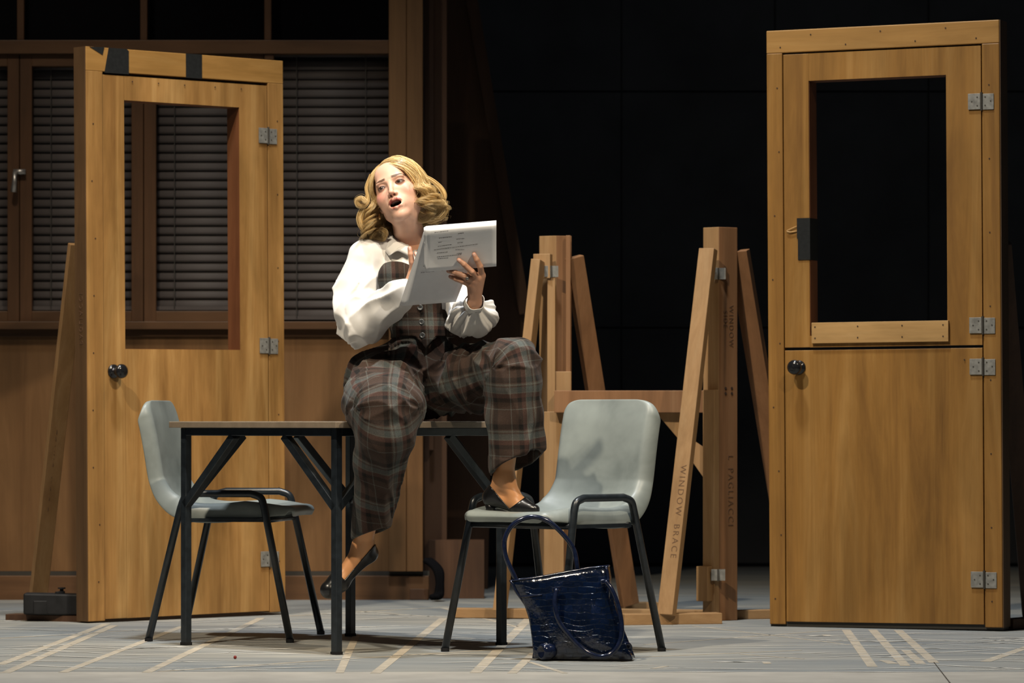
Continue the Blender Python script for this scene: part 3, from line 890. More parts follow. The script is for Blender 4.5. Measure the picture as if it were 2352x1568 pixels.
h2 = smooth_path(px_path([(1278, 1352, 11.815), (1274, 1385, 11.80), (1282, 1422, 11.79), (1304, 1455, 11.785), (1338, 1490, 11.78), (1372, 1507, 11.775), (1402, 1502, 11.775), (1422, 1478, 11.78), (1428, 1442, 11.79), (1421, 1395, 11.80), (1406, 1355, 11.81), (1390, 1334, 11.82)]), 6)
MB().tube(h2, .0075, 10).build('handle', M['croc_dark'], bag, smooth=True)
for px, py in ((1278, 1352), (1390, 1335)):
    MB().box(bi @ P(px, py, 11.825), (.028, .014, .014), Matrix.Rotation(-.15, 3, 'Y')).build('handle_tab', M['croc_dark'], bag, bevel=.003)

# ------------------------------------------------------------------ script held up
M['paper'] = plain('script_paper', (0.74, 0.75, 0.77), .75, 0, .03, 30)
M['print'] = plain('script_print', (0.20, 0.20, 0.21), .8)
scr = empty('script', P(1040, 610, 12.08))
tag(scr, 'curled white script pages with printed lines held in both hands', 'script')
si = Matrix.Translation(scr.location).inverted()
# long pages: bilinear sheets
def bil(q, u, v):
    tl, tr, br_, bl = q
    return (tl * (1 - u) + tr * u) * (1 - v) + (bl * (1 - u) + br_ * u) * v
def sheet(q, name, n=(10, 14), bow=0.0):
    rows = []
    for j in range(n[1] + 1):
        v = j / n[1]
        rows.append([si @ (bil(q, i / n[0], v) + Vector((0, bow * math.sin(PI * i / n[0]) + .004 * math.sin(v * 3 + i * .2), 0))) for i in range(n[0] + 1)])
    o = MB().grid(rows).build(name, M['paper'], scr, smooth=True)
    m_ = o.modifiers.new('t', 'SOLIDIFY'); m_.thickness = .0006
    return o
LQ = [P(978, 528, 12.040), P(1118, 512, 12.040), P(1047, 693, 12.215), P(926, 702, 12.215)]
for k in range(4):
    off = Vector((-.004 * k, .0025 * k, .001 * k))
    sheet([p + off * (1 if i > 1 else .4) for i, p in enumerate(LQ)], 'page', bow=.004)
# flipped pages: profile over the top roll then down the front
def flap(k):
    a = P(978 - k * 1.5, 519 + k * 1.0, 12.02); b = P(1140 - k * 3.0, 506 + k * 1.0, 12.02)
    ax = (b - a)
    r_ = .0195 - .0024 * k
    prof = []
    for i in range(7):    # behind, coming up
        t = i / 6
        prof.append((r_ * 1.0 + (1 - t) * .006, -.040 + .040 * t - r_))
    for i in range(1, 11):
        an = PI * i / 10
        prof.append((r_ * math.cos(an), -r_ + r_ * math.sin(an)))
    for i in range(1, 10):
        t = i / 9
        prof.append((-r_ + .082 * t + .006 * math.sin(PI * t), -r_ - (.122 - .004 * k) * t))
    rows = []
    for (dy, dz) in prof:
        t = max(0, -dz) / .14
        rows.append([si @ (a + ax * u + Vector((0, dy - .0 , dz))) for u in [i / 14 for i in range(15)]])
    o = MB().grid(rows).build('flipped_page', M['paper'], scr, smooth=True)
    m_ = o.modifiers.new('t', 'SOLIDIFY'); m_.thickness = .0005
for k in range(4): flap(k)
# printed lines: runs of tiny dashes lying on the front flap and on the long page
def on_flap(px, py):
    # plane of the front flap, a hair nearer to the viewer
    r_ = .0195; dz = -(py - 519 + (px - 978) * .08) / 732.0
    if dz > -r_: dy = -math.sqrt(max(0, r_ * r_ - (r_ + dz) ** 2))
    else:
        t = (-dz - r_) / .122
        dy = -r_ + .082 * t + .006 * math.sin(PI * max(0, min(1, t)))
    return P(px, py, 12.02 + dy - .0016)
def on_page(px, py):
    t = (py - 520) / 178.0
    return P(px, py, 12.04 + .175 * t - .004)
def dashes(fn, x0, y0, x1, y1, h=2.1):
    m_ = MB(); n_ = max(2, int((x1 - x0) / 3.2))
    x = x0
    while x < x1:
        L_d = rnd.uniform(1.6, 5.0)
        xe = min(x1, x + L_d)
        ya = y0 + (y1 - y0) * (x - x0) / (x1 - x0); yb = y0 + (y1 - y0) * (xe - x0) / (x1 - x0)
        hh_ = h * rnd.uniform(.45, .8)
        m_.add([si @ fn(x, ya - hh_ / 2), si @ fn(xe, yb - hh_ / 2), si @ fn(xe, yb + hh_ / 2), si @ fn(x, ya + hh_ / 2)], [(0, 1, 2, 3)])
        x = xe + rnd.uniform(.5, 1.3)
    m_.build('print_line', M['print'], scr)
for r in [(998, 534, 1030, 530), (1052, 537, 1065, 535), (1008, 547, 1038, 544), (1048, 549.5, 1067, 548), (1007, 557, 1014, 556), (1051, 558, 1063, 557),
          (1006, 566, 1038, 561.5), (997, 574, 1098, 560.5), (1046, 573, 1066, 573), (1004, 581, 1028, 578.5), (1049, 582, 1062, 581), (1004, 590, 1060, 584), (1005, 594, 1030, 592)]:
    dashes(on_flap, *r)
for r in [(972, 611, 984, 613), (967, 626, 998, 623), (1001, 621, 1019, 621)]:
    dashes(on_page, *r)

HEAD_ROLL, HEAD_YAW, HEAD_PITCH = -21, -11, -20
# ------------------------------------------------------------------ smooth solid modelling on a grid
class Vol:
    def __init__(s, lo, hi, h):
        s.lo = np.array(lo, np.float32); s.h = h
        s.n = np.ceil((np.array(hi) - np.array(lo)) / h).astype(int) + 1
        s.F = np.full(tuple(s.n), 1.0, np.float32)
        s.ax = [s.lo[i] + h * np.arange(s.n[i], dtype=np.float32) for i in range(3)]
    def sub(s, lo, hi, pad):
        sl = []
        for i in range(3):
            a = int(max(0, math.floor((lo[i] - pad - s.lo[i]) / s.h))); b = int(min(s.n[i], math.ceil((hi[i] + pad - s.lo[i]) / s.h) + 1))
            if b <= a: return None
            sl.append(slice(a, b))
        X = s.ax[0][sl[0]][:, None, None]; Y = s.ax[1][sl[1]][None, :, None]; Z = s.ax[2][sl[2]][None, None, :]
        return tuple(sl), X, Y, Z
    def _op(s, sl, d, k, op):
        A = s.F[sl]
        if op == 'u':
            if k <= 0: s.F[sl] = np.minimum(A, d)
            else:
                t = np.clip(.5 + .5 * (d - A) / k, 0, 1)
                s.F[sl] = d * (1 - t) + A * t - k * t * (1 - t)
        else:
            d = -d
            if k <= 0: s.F[sl] = np.maximum(A, d)
            else:
                t = np.clip(.5 - .5 * (d - A) / k, 0, 1)
                s.F[sl] = d * (1 - t) + A * t + k * t * (1 - t)
    def cone(s, a, b, ra, rb=None, k=.01, op='u'):
        a = np.array(a, np.float32); b = np.array(b, np.float32); rb = ra if rb is None else rb
        R = max(ra, rb)
        r = s.sub(np.minimum(a, b) - R, np.maximum(a, b) + R, k + 3 * s.h + .01)
        if r is None: return s
        sl, X, Y, Z = r
        ab = b - a; L2 = float(ab @ ab) + 1e-9
        t = np.clip(((X - a[0]) * ab[0] + (Y - a[1]) * ab[1] + (Z - a[2]) * ab[2]) / L2, 0, 1)
        d = np.sqrt((X - a[0] - t * ab[0]) ** 2 + (Y - a[1] - t * ab[1]) ** 2 + (Z - a[2] - t * ab[2]) ** 2) - (ra + (rb - ra) * t)
        s._op(sl, d, k, op); return s
    def chain(s, pts, rs, k=.01):
        for i in range(len(pts) - 1): s.cone(pts[i], pts[i + 1], rs[i], rs[i + 1], k)
        return s
    def ell(s, c, r, k=.01, op='u', rot=None):
        c = np.array(c, np.float32); r = np.array(r, np.float32); R = float(r.max())
        q = s.sub(c - (R if rot is not None else r), c + (R if rot is not None else r), k + 3 * s.h + .01)
        if q is None: return s
        sl, X, Y, Z = q
        X = X - c[0]; Y = Y - c[1]; Z = Z - c[2]
        if rot is not None:
            m = np.array(rot, np.float32)      # columns = local axes
            x = X * m[0, 0] + Y * m[1, 0] + Z * m[2, 0]
            y = X * m[0, 1] + Y * m[1, 1] + Z * m[2, 1]
            z = X * m[0, 2] + Y * m[1, 2] + Z * m[2, 2]
            X, Y, Z = x, y, z
        k0 = np.sqrt((X / r[0]) ** 2 + (Y / r[1]) ** 2 + (Z / r[2]) ** 2)
        k1 = np.sqrt((X / r[0] ** 2) ** 2 + (Y / r[1] ** 2) ** 2 + (Z / r[2] ** 2) ** 2) + 1e-9
        s._op(sl, k0 * (k0 - 1) / k1, k, op); return s
    def cut(s, fn, k=0.0):
        """keep where fn(X,Y,Z) < 0"""
        X = s.ax[0][:, None, None]; Y = s.ax[1][None, :, None]; Z = s.ax[2][None, None, :]
        d = np.broadcast_to(fn(X, Y, Z), s.F.shape)
        if k <= 0: s.F = np.maximum(s.F, d).astype(np.float32)
        else:
            t = np.clip(.5 - .5 * (d - s.F) / k, 0, 1)
            s.F = (d * (1 - t) + s.F * t + k * t * (1 - t)).astype(np.float32)
        return s
    def mesh(s):
        F = s.F; sg = F < 0
        c = [(i, j, k) for i in (0, 1) for j in (0, 1) for k in (0, 1)]
        nx, ny, nz = F.shape
        cnt = np.zeros((nx - 1, ny - 1, nz - 1), np.int8)
        for (i, j, k) in c: cnt += sg[i:nx - 1 + i, j:ny - 1 + j, k:nz - 1 + k]
        act = np.argwhere((cnt > 0) & (cnt < 8))
        idx = np.full(cnt.shape, -1, np.int64); idx[tuple(act.T)] = np.arange(len(act))
        V = np.stack([F[act[:, 0] + i, act[:, 1] + j, act[:, 2] + k] for (i, j, k) in c], 1)
        acc = np.zeros((len(act), 3)); n = np.zeros(len(act))
        ca_ = np.array(c, float)
        for a in range(8):
            for b in range(a + 1, 8):
                if np.abs(ca_[a] - ca_[b]).sum() != 1: continue
                m = (V[:, a] < 0) != (V[:, b] < 0)
                t = V[m, a] / (V[m, a] - V[m, b])
                acc[m] += ca_[a] + t[:, None] * (ca_[b] - ca_[a]); n[m] += 1
        vs = s.lo + s.h * (act + acc / n[:, None])
        quads = []
        for axis in range(3):
            o1, o2 = [(1, 2), (2, 0), (0, 1)][axis]
            sa = [slice(None)] * 3; sb = [slice(None)] * 3
            sa[axis] = slice(0, -1); sb[axis] = slice(1, None)
            A, B_ = sg[tuple(sa)], sg[tuple(sb)]
            e = np.argwhere(A != B_)
            e = e[(e[:, o1] > 0) & (e[:, o2] > 0) & (e[:, o1] < F.shape[o1] - 1) & (e[:, o2] < F.shape[o2] - 1)]
            ins = A[tuple(e.T)]
            d1 = np.zeros(3, int); d1[o1] = 1; d2 = np.zeros(3, int); d2[o2] = 1
            q = np.stack([idx[tuple((e - d1 - d2).T)], idx[tuple((e - d2).T)], idx[tuple(e.T)], idx[tuple((e - d1).T)]], 1)
            q[~ins] = q[~ins][:, ::-1]
            quads.append(q)
        q = np.concatenate(quads)
        return vs, q[(q >= 0).all(1)]

def vnormals(v, q):
    n = np.zeros_like(v)
    fn = np.cross(v[q[:, 2]] - v[q[:, 0]], v[q[:, 3]] - v[q[:, 1]])
    for i in range(4): np.add.at(n, q[:, i], fn)
    return n / (np.linalg.norm(n, axis=1, keepdims=True) + 1e-12)

def relax(v, q, it=1, f=.5):
    for _ in range(it):
        acc = np.zeros_like(v); cnt = np.zeros(len(v))
        for i in range(4):
            a, b = q[:, i], q[:, (i + 1) % 4]
            np.add.at(acc, a, v[b]); np.add.at(cnt, a, 1)
            np.add.at(acc, b, v[a]); np.add.at(cnt, b, 1)
        v = v * (1 - f) + f * acc / np.maximum(cnt, 1)[:, None]
    return v

_h = np.random.RandomState(5).rand(32, 32, 32).astype(np.float64)
def vnoise(p):
    """smooth noise in -1..1 of an (n,3) array"""
    i = np.floor(p).astype(int); f = p - i; f = f * f * (3 - 2 * f)
    out = 0
    for a in (0, 1):
        for b in (0, 1):
            for c in (0, 1):
                w = (f[:, 0] if a else 1 - f[:, 0]) * (f[:, 1] if b else 1 - f[:, 1]) * (f[:, 2] if c else 1 - f[:, 2])
                out = out + w * _h[(i[:, 0] + a) % 32, (i[:, 1] + b) % 32, (i[:, 2] + c) % 32]
    return out * 2 - 1

def np_mesh(name, v, q, mat, parent=None, attrs=None, smooth=True):
    me = bpy.data.meshes.new(name)
    me.vertices.add(len(v)); me.vertices.foreach_set('co', np.asarray(v, np.float32).ravel())
    q = np.asarray(q); k = q.shape[1]
    me.loops.add(q.size); me.loops.foreach_set('vertex_index', q.ravel().astype(np.int32))
    me.polygons.add(len(q))
    me.polygons.foreach_set('loop_start', (np.arange(len(q)) * k).astype(np.int32))
    me.polygons.foreach_set('loop_total', np.full(len(q), k, np.int32))
    me.update(calc_edges=True); me.validate()
    if smooth: me.polygons.foreach_set('use_smooth', np.ones(len(me.polygons), bool))
    for nm, (kind, arr) in (attrs or {}).items():
        at_ = me.attributes.new(nm, kind, 'POINT')
        at_.data.foreach_set('color' if kind == 'FLOAT_COLOR' else 'vector', np.asarray(arr, np.float32).ravel())
    me.materials.append(mat)
    o = bpy.data.objects.new(name, me); COL.objects.link(o)
    if parent is not None: o.parent = parent
    return o

def rotm(a, axis):
    return np.array(Matrix.Rotation(math.radians(a), 3, axis))

# ------------------------------------------------------------------ pose (joints)
NECK = Pn(945, 566, 12.53)
CHEST = Pn(948, 655, 12.47)
WAIST = Pn(972, 770, 12.48)
PELV = Pn(925, 880, 12.55)
HIP_R = Pn(882, 892, 12.49); KNEE_R = Pn(885, 938, 12.045); HEM_R = Pn(850, 1228, 12.29); ANK_R = Pn(834, 1252, 12.305)
HIP_L = Pn(1010, 882, 12.50); KNEE_L = Pn(1178, 838, 12.19); HEM_L = Pn(1188, 1066, 12.235); ANK_L = Pn(1158, 1098, 12.25)
SH_R = Pn(840, 592, 12.46); EL_R = Pn(810, 736, 12.39); WR_R = Pn(938, 662, 12.24)
SH_L = Pn(1028, 588, 12.50); EL_L = Pn(1066, 745, 12.34); WR_L = Pn(1090, 694, 12.15)

# ------------------------------------------------------------------ head
HM = rotm(HEAD_ROLL, 'Y') @ rotm(HEAD_YAW, 'Z') @ rotm(HEAD_PITCH, 'X')
HT = Pn(898, 425, 12.37) - HM @ np.array([0, -.078, .017])
def to_head(p): return HM.T @ (np.asarray(p) - HT)
def head_volume():
    V = Vol((-.125, -.135, -.255), (.125, .125, .14), .0017)
    nk = to_head(NECK)
    V.ell((0, .014, .040), (.0725, .092, .085), 0)
    V.ell((0, -.030, .000), (.061, .060, .080), .02)
    for s in (-1, 1):
        V.cone((s * .046, .004, -.020), (s * .037, -.018, -.056), .019, .017, .03)
        V.cone((s * .037, -.018, -.056), (s * .012, -.064, -.086), .017, .015, .026)
        V.ell((s * .041, -.054, -.014), (.023, .024, .024), .022)
        V.ell((s * .034, -.046, -.046), (.018, .020, .022), .02)
        V.ell((s * .026, -.079, .033), (.022, .010, .007), .012)
    V.ell((0, -.073, -.090), (.017, .016, .014), .016)
    V.ell((0, -.070, -.050), (.032, .025, .030), .02)
    V.ell((0, -.066, .065), (.045, .020, .035), .025)
    for s in (-1, 1):
        V.ell((s * .0310, -.0925, .0165), (.0185, .010, .0105), .012, 's')
    # nose
    V.cone((0, -.083, .024), (0, -.101, -.012), .0060, .0070, .010)
    V.ell((0, -.1035, -.0185), (.0088, .0085, .0075), .006)
    for s in (-1, 1):
        V.ell((s * .0105, -.0935, -.0215), (.0066, .0085, .0065), .005)
    V.cone((0, -.096, -.024), (0, -.088, -.034), .004, .005, .006)
    for s in (-1, 1):
        V.ell((s * .0058, -.0985, -.0275), (.0030, .0045, .0032), .002, 's')
    # mouth: lips round an open gap
    V.ell((0, -.082, -.058), (.027, .0085, .018), .010)
    lipU = [(-.0245, -.0830, -.0535), (-.015, -.0935, -.0470), (-.005, -.0985, -.0425), (0, -.0980, -.0440), (.005, -.0985, -.0425), (.015, -.0935, -.0470), (.0245, -.0830, -.0535)]
    lipL = [(-.0245, -.0830, -.0545), (-.015, -.0890, -.0660), (0, -.0925, -.0705), (.015, -.0890, -.0660), (.0245, -.0830, -.0545)]
    V.chain(lipU, [.0028, .0048, .0050, .0047, .0050, .0048, .0028], .004)
    V.chain(lipL, [.0028, .0048, .0060, .0048, .0028], .004)
    V.ell((0, -.092, -.0568), (.0192, .024, .0086), .002, 's')
    # eyelids round the eyeballs
    for s in (-1, 1):
        V.ell((s * .0310, -.0765, .0165), (.0148, .0130, .0122), .003)
        V.ell((s * .0315, -.0895, .0150), (.0122, .0085, .0035), .0012, 's')
    # ears
    for s in (-1, 1):
        V.ell((s * .0720, .010, .000), (.0085, .016, .029), .006, 'u', rotm(-12, 'X'))
        V.ell((s * .0795, .006, .004), (.006, .009, .017), .004, 's', rotm(-12, 'X'))
    # neck down to the collar bones
    V.cone((0, .010, -.045), nk, .048, .050, .018)
    V.cone((.022, -.020, -.085), nk + np.array([.012, -.030, 0]), .018, .014, .02)
    V.cone((-.022, -.020, -.085), nk + np.array([-.012, -.030, 0]), .018, .014, .02)
    v, q = V.mesh()
    v = relax(v, q, 1, .35)
    # --- colours: skin, make-up, shade painted into mouth and nostrils
    n = len(v); x, y, z = v.T; ax = np.abs(x)
    skin = np.array([.66, .40, .29]); c = np.tile(skin, (n, 1))
    c *= (1 + .05 * vnoise(v * 60))[:, None]
    def blend(mask, col):
        m = np.clip(mask, 0, 1)[:, None]
        c[:] = c * (1 - m) + np.array(col) * m
    front = y < -.02
    blend(front * .55 * np.exp(-(((ax - .048) / .020) ** 2 + ((z + .010 - .25 * (ax - .04)) / .017) ** 2)), (.66, .20, .165))
    blend((y < -.06) * .25 * np.exp(-((ax / .01) ** 2 + ((z + .02) / .012) ** 2)), (.55, .22, .15))
    # lips by distance to the lip chains
    def cd(pts, rad):
        best = np.full(n, 9.0)
        for a, b, r0, r1 in zip(pts[:-1], pts[1:], rad[:-1], rad[1:]):
            a = np.array(a); b = np.array(b); ab = b - a
            t = np.clip(((v - a) @ ab) / (ab @ ab), 0, 1)
            best = np.minimum(best, np.linalg.norm(v - a - t[:, None] * ab, axis=1) - (r0 + (r1 - r0) * t))
        return best
    blend((.0020 - cd(lipU, [.0022, .0048, .0050, .0047, .0050, .0048, .0022])) / .0014, (.26, .055, .045)); blend((.0014 - cd(lipL, [.0022, .0048, .0060, .0048, .0022])) / .0014, (.36, .085, .068))
    mi = (x / .0200) ** 2 + ((z + .0568) / .0094) ** 2
    inside = (mi < 1.0) & (y > -.0900) & (y < -.055)
    blend(inside * 1.0, (.012, .005, .005))  # near-black colour paints the shade inside the open mouth
    blend((inside & (z > -.0515) & (ax < .012) & (y < -.080)) * .55, (.42, .36, .31))
    # brows, liner, eye shadow, painted nostril shade
    for s in (-1, 1):
        xs = x * s
        arch = .0345 + .0050 * np.sin(np.clip((xs - .012) / .040, 0, 1) * 2.4) + (.004 * np.clip(1 - (xs - .012) / .012, 0, 1))
        m = np.clip((xs - .009) / .004, 0, 1) * (xs < .053) * (y < -.03)
        blend(m * np.clip((.0050 - .0022 * np.clip((xs - .03) / .02, 0, 1) - np.abs(z - arch)) / .0015, 0, 1) * .95, (.075, .038, .020))
        d = np.sqrt(((xs - .0315) / .0150) ** 2 + ((z - .0165) / .0072) ** 2)
        blend((y < -.06) * np.clip(1.75 - d, 0, 1) * .55, (.24, .105, .075))
        blend((y < -.06) * (np.clip((1.12 - d) / .15, 0, 1)) * .85, (.05, .022, .016))
        nd = np.linalg.norm((v - np.array([s * .0058, -.0985, -.0275])) / np.array([.0040, .0055, .0042]), axis=1)
        blend(np.clip((1.25 - nd) / .3, 0, 1) * .85, (.10, .03, .02))  # shade of the nostril hollow put into the skin colour
    return v @ HM.T + HT, q, c

def hand_volume(fingers, palm, wrist, elbow, thumb=None):
    """fingers: lists of joints (world), palm: list of (a, b, ra, rb)"""
    pts = [p for f in fingers for p in f] + [wrist] + [p for s in palm for p in s[:2]] + (thumb or [])
    lo = np.min(pts, 0) - .03; hi = np.max(pts, 0) + .03
    far = wrist + (elbow - wrist) * .42
    lo = np.minimum(lo, far - .05); hi = np.maximum(hi, far + .05)
    V = Vol(lo, hi, .0016)
    for (a, b, ra, rb) in palm: V.cone(a, b, ra, rb, .010)
    V.cone(wrist, far, .0195, .030, .012)
    for f in fingers:
        r0 = .0096
        rs = [r0 * 1.05, r0 * .98, r0 * .88, r0 * .72][:len(f)]
        for i in range(len(f) - 1): V.cone(f[i], f[i + 1], rs[i], rs[i + 1], .0028 if i else .006)
    if thumb:
        V.chain(thumb, [.014, .011, .0088][:len(thumb)], .006)
    v, q = V.mesh()
    v = relax(v, q, 1, .3)
    c = np.tile(np.array([.50, .27, .175]), (len(v), 1)) * (1 + .06 * vnoise(v * 90))[:, None]
    for f in fingers + ([thumb] if thumb else []):
        tip, pre = np.array(f[-1]), np.array(f[-2])
        d = np.linalg.norm(v - tip, axis=1)
        m = np.clip((.011 - d) / .004, 0, 1)[:, None]
        c = c * (1 - .35 * m) + np.array([.50, .20, .15]) * .35 * m
        # nail on the side facing away from the page
        ax_ = (tip - pre) / np.linalg.norm(tip - pre)
        nl = tip + np.array([0, -.0062, .0]) - ax_ * .001
        m = np.clip((.0052 - np.linalg.norm(v - nl, axis=1)) / .0012, 0, 1)[:, None]
        c = c * (1 - m * .8) + np.array([.62, .42, .36]) * m * .8
    return v, q, c

def hp(*pts): return [Pn(*p) for p in pts]
# her left hand, in front of the page
LH = [hp((1107, 632, 12.100), (1103, 612, 12.066), (1095, 596, 12.055), (1089, 584, 12.052)),
      hp((1098, 638, 12.098), (1084, 624, 12.070), (1066, 607, 12.060), (1054, 597, 12.058)),
      hp((1090, 645, 12.105), (1068, 634, 12.084), (1046, 626, 12.090), (1030, 622, 12.102)),
      hp((1082, 654, 12.115), (1064, 646, 12.098), (1048, 640, 12.104), (1035, 635, 12.116))]
LPALM = [(Pn(1105, 634, 12.10), WR_L, .0145, .0175), (Pn(1097, 640, 12.10), WR_L, .0150, .0175), (Pn(1089, 647, 12.105), WR_L, .0145, .0175), (Pn(1082, 656, 12.112), WR_L, .0135, .0175)]
LTH = hp((1092, 668, 12.15), (1086, 640, 12.180), (1070, 615, 12.165))
# her right hand, behind the page, forefinger up
RH = [hp((948, 622, 12.250), (946, 602, 12.235), (943, 584, 12.230), (941, 570, 12.230)),
      hp((958, 622, 12.240), (962, 604, 12.215), (960, 590, 12.215), (955, 582, 12.220)),
      hp((968, 626, 12.235), (976, 610, 12.215), (974, 590, 12.205), (967, 570, 12.205)),
      hp((976, 634, 12.235), (988, 622, 12.215), (986, 606, 12.205), (980, 594, 12.205))]
RPALM = [(f[0], WR_R, .0140, .0175) for f in RH]
RTH = hp((948, 650, 12.245), (962, 640, 12.215), (975, 632, 12.205))

def inner_body():
    V = Vol(Pn(740, 1400, 12.3) + np.array([0, -.45, 0]), Pn(1280, 540, 12.4) + np.array([0, .35, 0]), .0065)
    V.ell(PELV, (.150, .10, .085), 0)
    V.cone(PELV, WAIST, .080, .068, .05); V.cone(WAIST, CHEST, .068, .075, .05)
    V.cone(SH_R + np.array([.03, 0, -.01]), SH_L + np.array([-.03, 0, -.01]), .036, .036, .04)
    V.cone(CHEST, NECK, .070, .045, .05)
    for h_, k_, a_ in ((HIP_R, KNEE_R, ANK_R), (HIP_L, KNEE_L, ANK_L)):
        V.cone(h_, k_, .075, .050, .03); V.cone(k_, a_, .048, .027, .02)
    for s_, e_, w_ in ((SH_R, EL_R, WR_R), (SH_L, EL_L, WR_L)):
        V.cone(s_, e_, .036, .030, .02); V.cone(e_, w_, .029, .020, .015)
    v, q = V.mesh()
    return v, q, np.tile(np.array([.52, .28, .18]), (len(v), 1))

def foot_volume(ankle, shin_top, heel, ball, toe, toe_r=.013, h=.0022):
    pts = np.array([ankle, shin_top, heel, ball, toe])
    V = Vol(pts.min(0) - .05, pts.max(0) + .05, h)
    V.cone(shin_top, ankle, .034, .029, .01)
    V.cone(ankle, heel, .028, .024, .02)
    V.cone(ankle, ball, .026, .021, .025); V.cone(heel, ball, .022, .020, .02)
    V.cone(ball, toe, max(.024, toe_r * 1.12), toe_r, .02)
    return V
FR = dict(ankle=ANK_R, shin_top=ANK_R + (KNEE_R - ANK_R) * .22, heel=Pn(847, 1270, 12.335), ball=Pn(778, 1336, 12.285), toe=Pn(756, 1354, 12.265), toe_r=.0255)
FL = dict(ankle=ANK_L, shin_top=ANK_L + (KNEE_L - ANK_L) * .22, heel=Pn(1130, 1142, 12.275), ball=Pn(1197, 1164, 12.225), toe=Pn(1228, 1170, 12.20))
parts = [head_volume(), hand_volume(LH, LPALM, WR_L, EL_L, LTH), hand_volume(RH, RPALM, WR_R, EL_R, RTH), inner_body()]
for f in (FR, FL):
    v, q = foot_volume(**f).mesh()
    parts.append((v, q, np.tile(np.array([.56, .27, .12]), (len(v), 1)) * (1 + .05 * vnoise(v * 50))[:, None]))
vs, qs, cs, off = [], [], [], 0
for v, q, c in parts:
    vs.append(v); qs.append(q + off); cs.append(c); off += len(v)
vs = np.concatenate(vs); qs = np.concatenate(qs); cs = np.clip(np.concatenate(cs), 0, 1)
M['skin'] = attr_mat('skin', .42, .12, .35)
person = np_mesh('person', vs, qs, M['skin'], None, {'col': ('FLOAT_COLOR', np.hstack([cs, np.ones((len(cs), 1))]))})
tag(person, 'blonde woman in white blouse and brown plaid suit sitting on the table with a script', 'person')

# eyeballs
gaze = HM @ np.array([-.12, -1, .10]); gaze /= np.linalg.norm(gaze)
def eyeball(s):
    c = HM @ np.array([s * .0310, -.0755, .0160]) + HT
    m = bmesh.new(); bmesh.ops.create_uvsphere(m, u_segments=40, v_segments=28, radius=.0122)
    me = bpy.data.meshes.new('eyeball'); m.to_mesh(me); m.free()
    p = np.array([vv.co for vv in me.vertices]); d = (p / .0122) @ gaze
    col = np.where(d[:, None] > math.cos(.17), [.004, .004, .004], np.where(d[:, None] > math.cos(.56), [.030, .020, .016], [.26, .22, .20]))
    a_ = me.attributes.new('col', 'FLOAT_COLOR', 'POINT'); a_.data.foreach_set('color', np.hstack([col, np.ones((len(col), 1))]).astype(np.float32).ravel())
    me.polygons.foreach_set('use_smooth', [True] * len(me.polygons))
    me.materials.append(M['eye'])
    o = bpy.data.objects.new('eyeball', me); COL.objects.link(o); o.location = c; o.parent = person
M['eye'] = attr_mat('eye', .08, 0, .6)
eyeball(-1); eyeball(1)
# earrings
M['gold'] = plain('gold_pearl', (.72, .50, .22), .22, .75, .1)
for s in (-1, 1):
    e = Vector(HM @ np.array([s * .0800, -.012, -.0320]) + HT)
    if s > 0: e = P(966, 455, e.y - .012)
    MB().lathe([(0, .001), (.003, .0042), (.006, .001), (.008, .003), (.012, .0065), (.017, .0065), (.020, .002)], e, (0, 0, -1), 12).build('earring', M['gold'], person, smooth=True)
# ring on the ring finger
ra, rb_ = LH[2][0], LH[2][1]
rc = Vector(ra + (rb_ - ra) * .75); rd = Vector(rb_ - ra).normalized()
M['silver'] = plain('dark_silver', (.30, .28, .26), .2, .9)
ro = MB().lathe([(-.003, .0100), (0, .0112), (.003, .0100)], rc, rd, 18).build('finger_ring', M['silver'], person, smooth=True)
MB().lathe([(0, .0045), (.004, .006), (.006, .003)], rc + Vector((0, -.0105, -.003)), (0, -1, -.3), 10).build('ring_stone', M['silver'], ro, smooth=True)

# ------------------------------------------------------------------ shoes
M['shoe'] = plain('black_leather', (.008, .008, .009), .28, 0, .2, 60)
def shoe(f, name, keep, label):
    V = foot_volume(**f)
    V.F -= .0038
    V.F[V.F > .9] = 1.0
    V.cut(keep, .004)
    v, q = V.mesh(); v = relax(v, q, 2, .4)
    o = np_mesh(name, v, q, M['shoe'], person)
    o['label'] = label
    return o
def plane3(a, b, c):
    """signed distance; positive on the side of the normal a->b x a->c"""
    n = np.cross(b - a, c - a); n /= np.linalg.norm(n)
    return lambda X, Y, Z: (X - a[0]) * n[0] + (Y - a[1]) * n[1] + (Z - a[2]) * n[2]
# hanging shoe: everything below the line from heel top to the arch, and the toe cap
pa = plane3(Pn(864, 1246, 12.3), Pn(795, 1326, 12.3), Pn(795, 1326, 12.5))
pb = plane3(Pn(800, 1340, 12.3), Pn(762, 1300, 12.3), Pn(762, 1300, 12.5))
sa = np.sign(pa(*Pn(860, 1330, 12.3))); sb = np.sign(pb(*Pn(750, 1370, 12.3)))
shoe(FR, 'shoe', lambda X, Y, Z: -np.maximum(pa(X, Y, Z) * sa, pb(X, Y, Z) * sb), 'black leather pump hanging from her heel')
pc = plane3(Pn(1112, 1098, 12.25), Pn(1162, 1158, 12.25), Pn(1162, 1158, 12.5))
pd = plane3(Pn(1180, 1160, 12.25), Pn(1207, 1140, 12.25), Pn(1207, 1140, 12.5))
sc_ = np.sign(pc(*Pn(1110, 1170, 12.25))); sd_ = np.sign(pd(*Pn(1240, 1175, 12.25)))
shoe(FL, 'shoe', lambda X, Y, Z: -np.maximum(pc(X, Y, Z) * sc_, pd(X, Y, Z) * sd_), 'black leather pump standing on the chair seat')
solep = [Vector(Pn(1112, 1150, 12.28)), Vector(Pn(1140, 1168, 12.27)), Vector(Pn(1165, 1180, 12.25)), Vector(Pn(1200, 1182, 12.225)), Vector(Pn(1234, 1178, 12.20))]
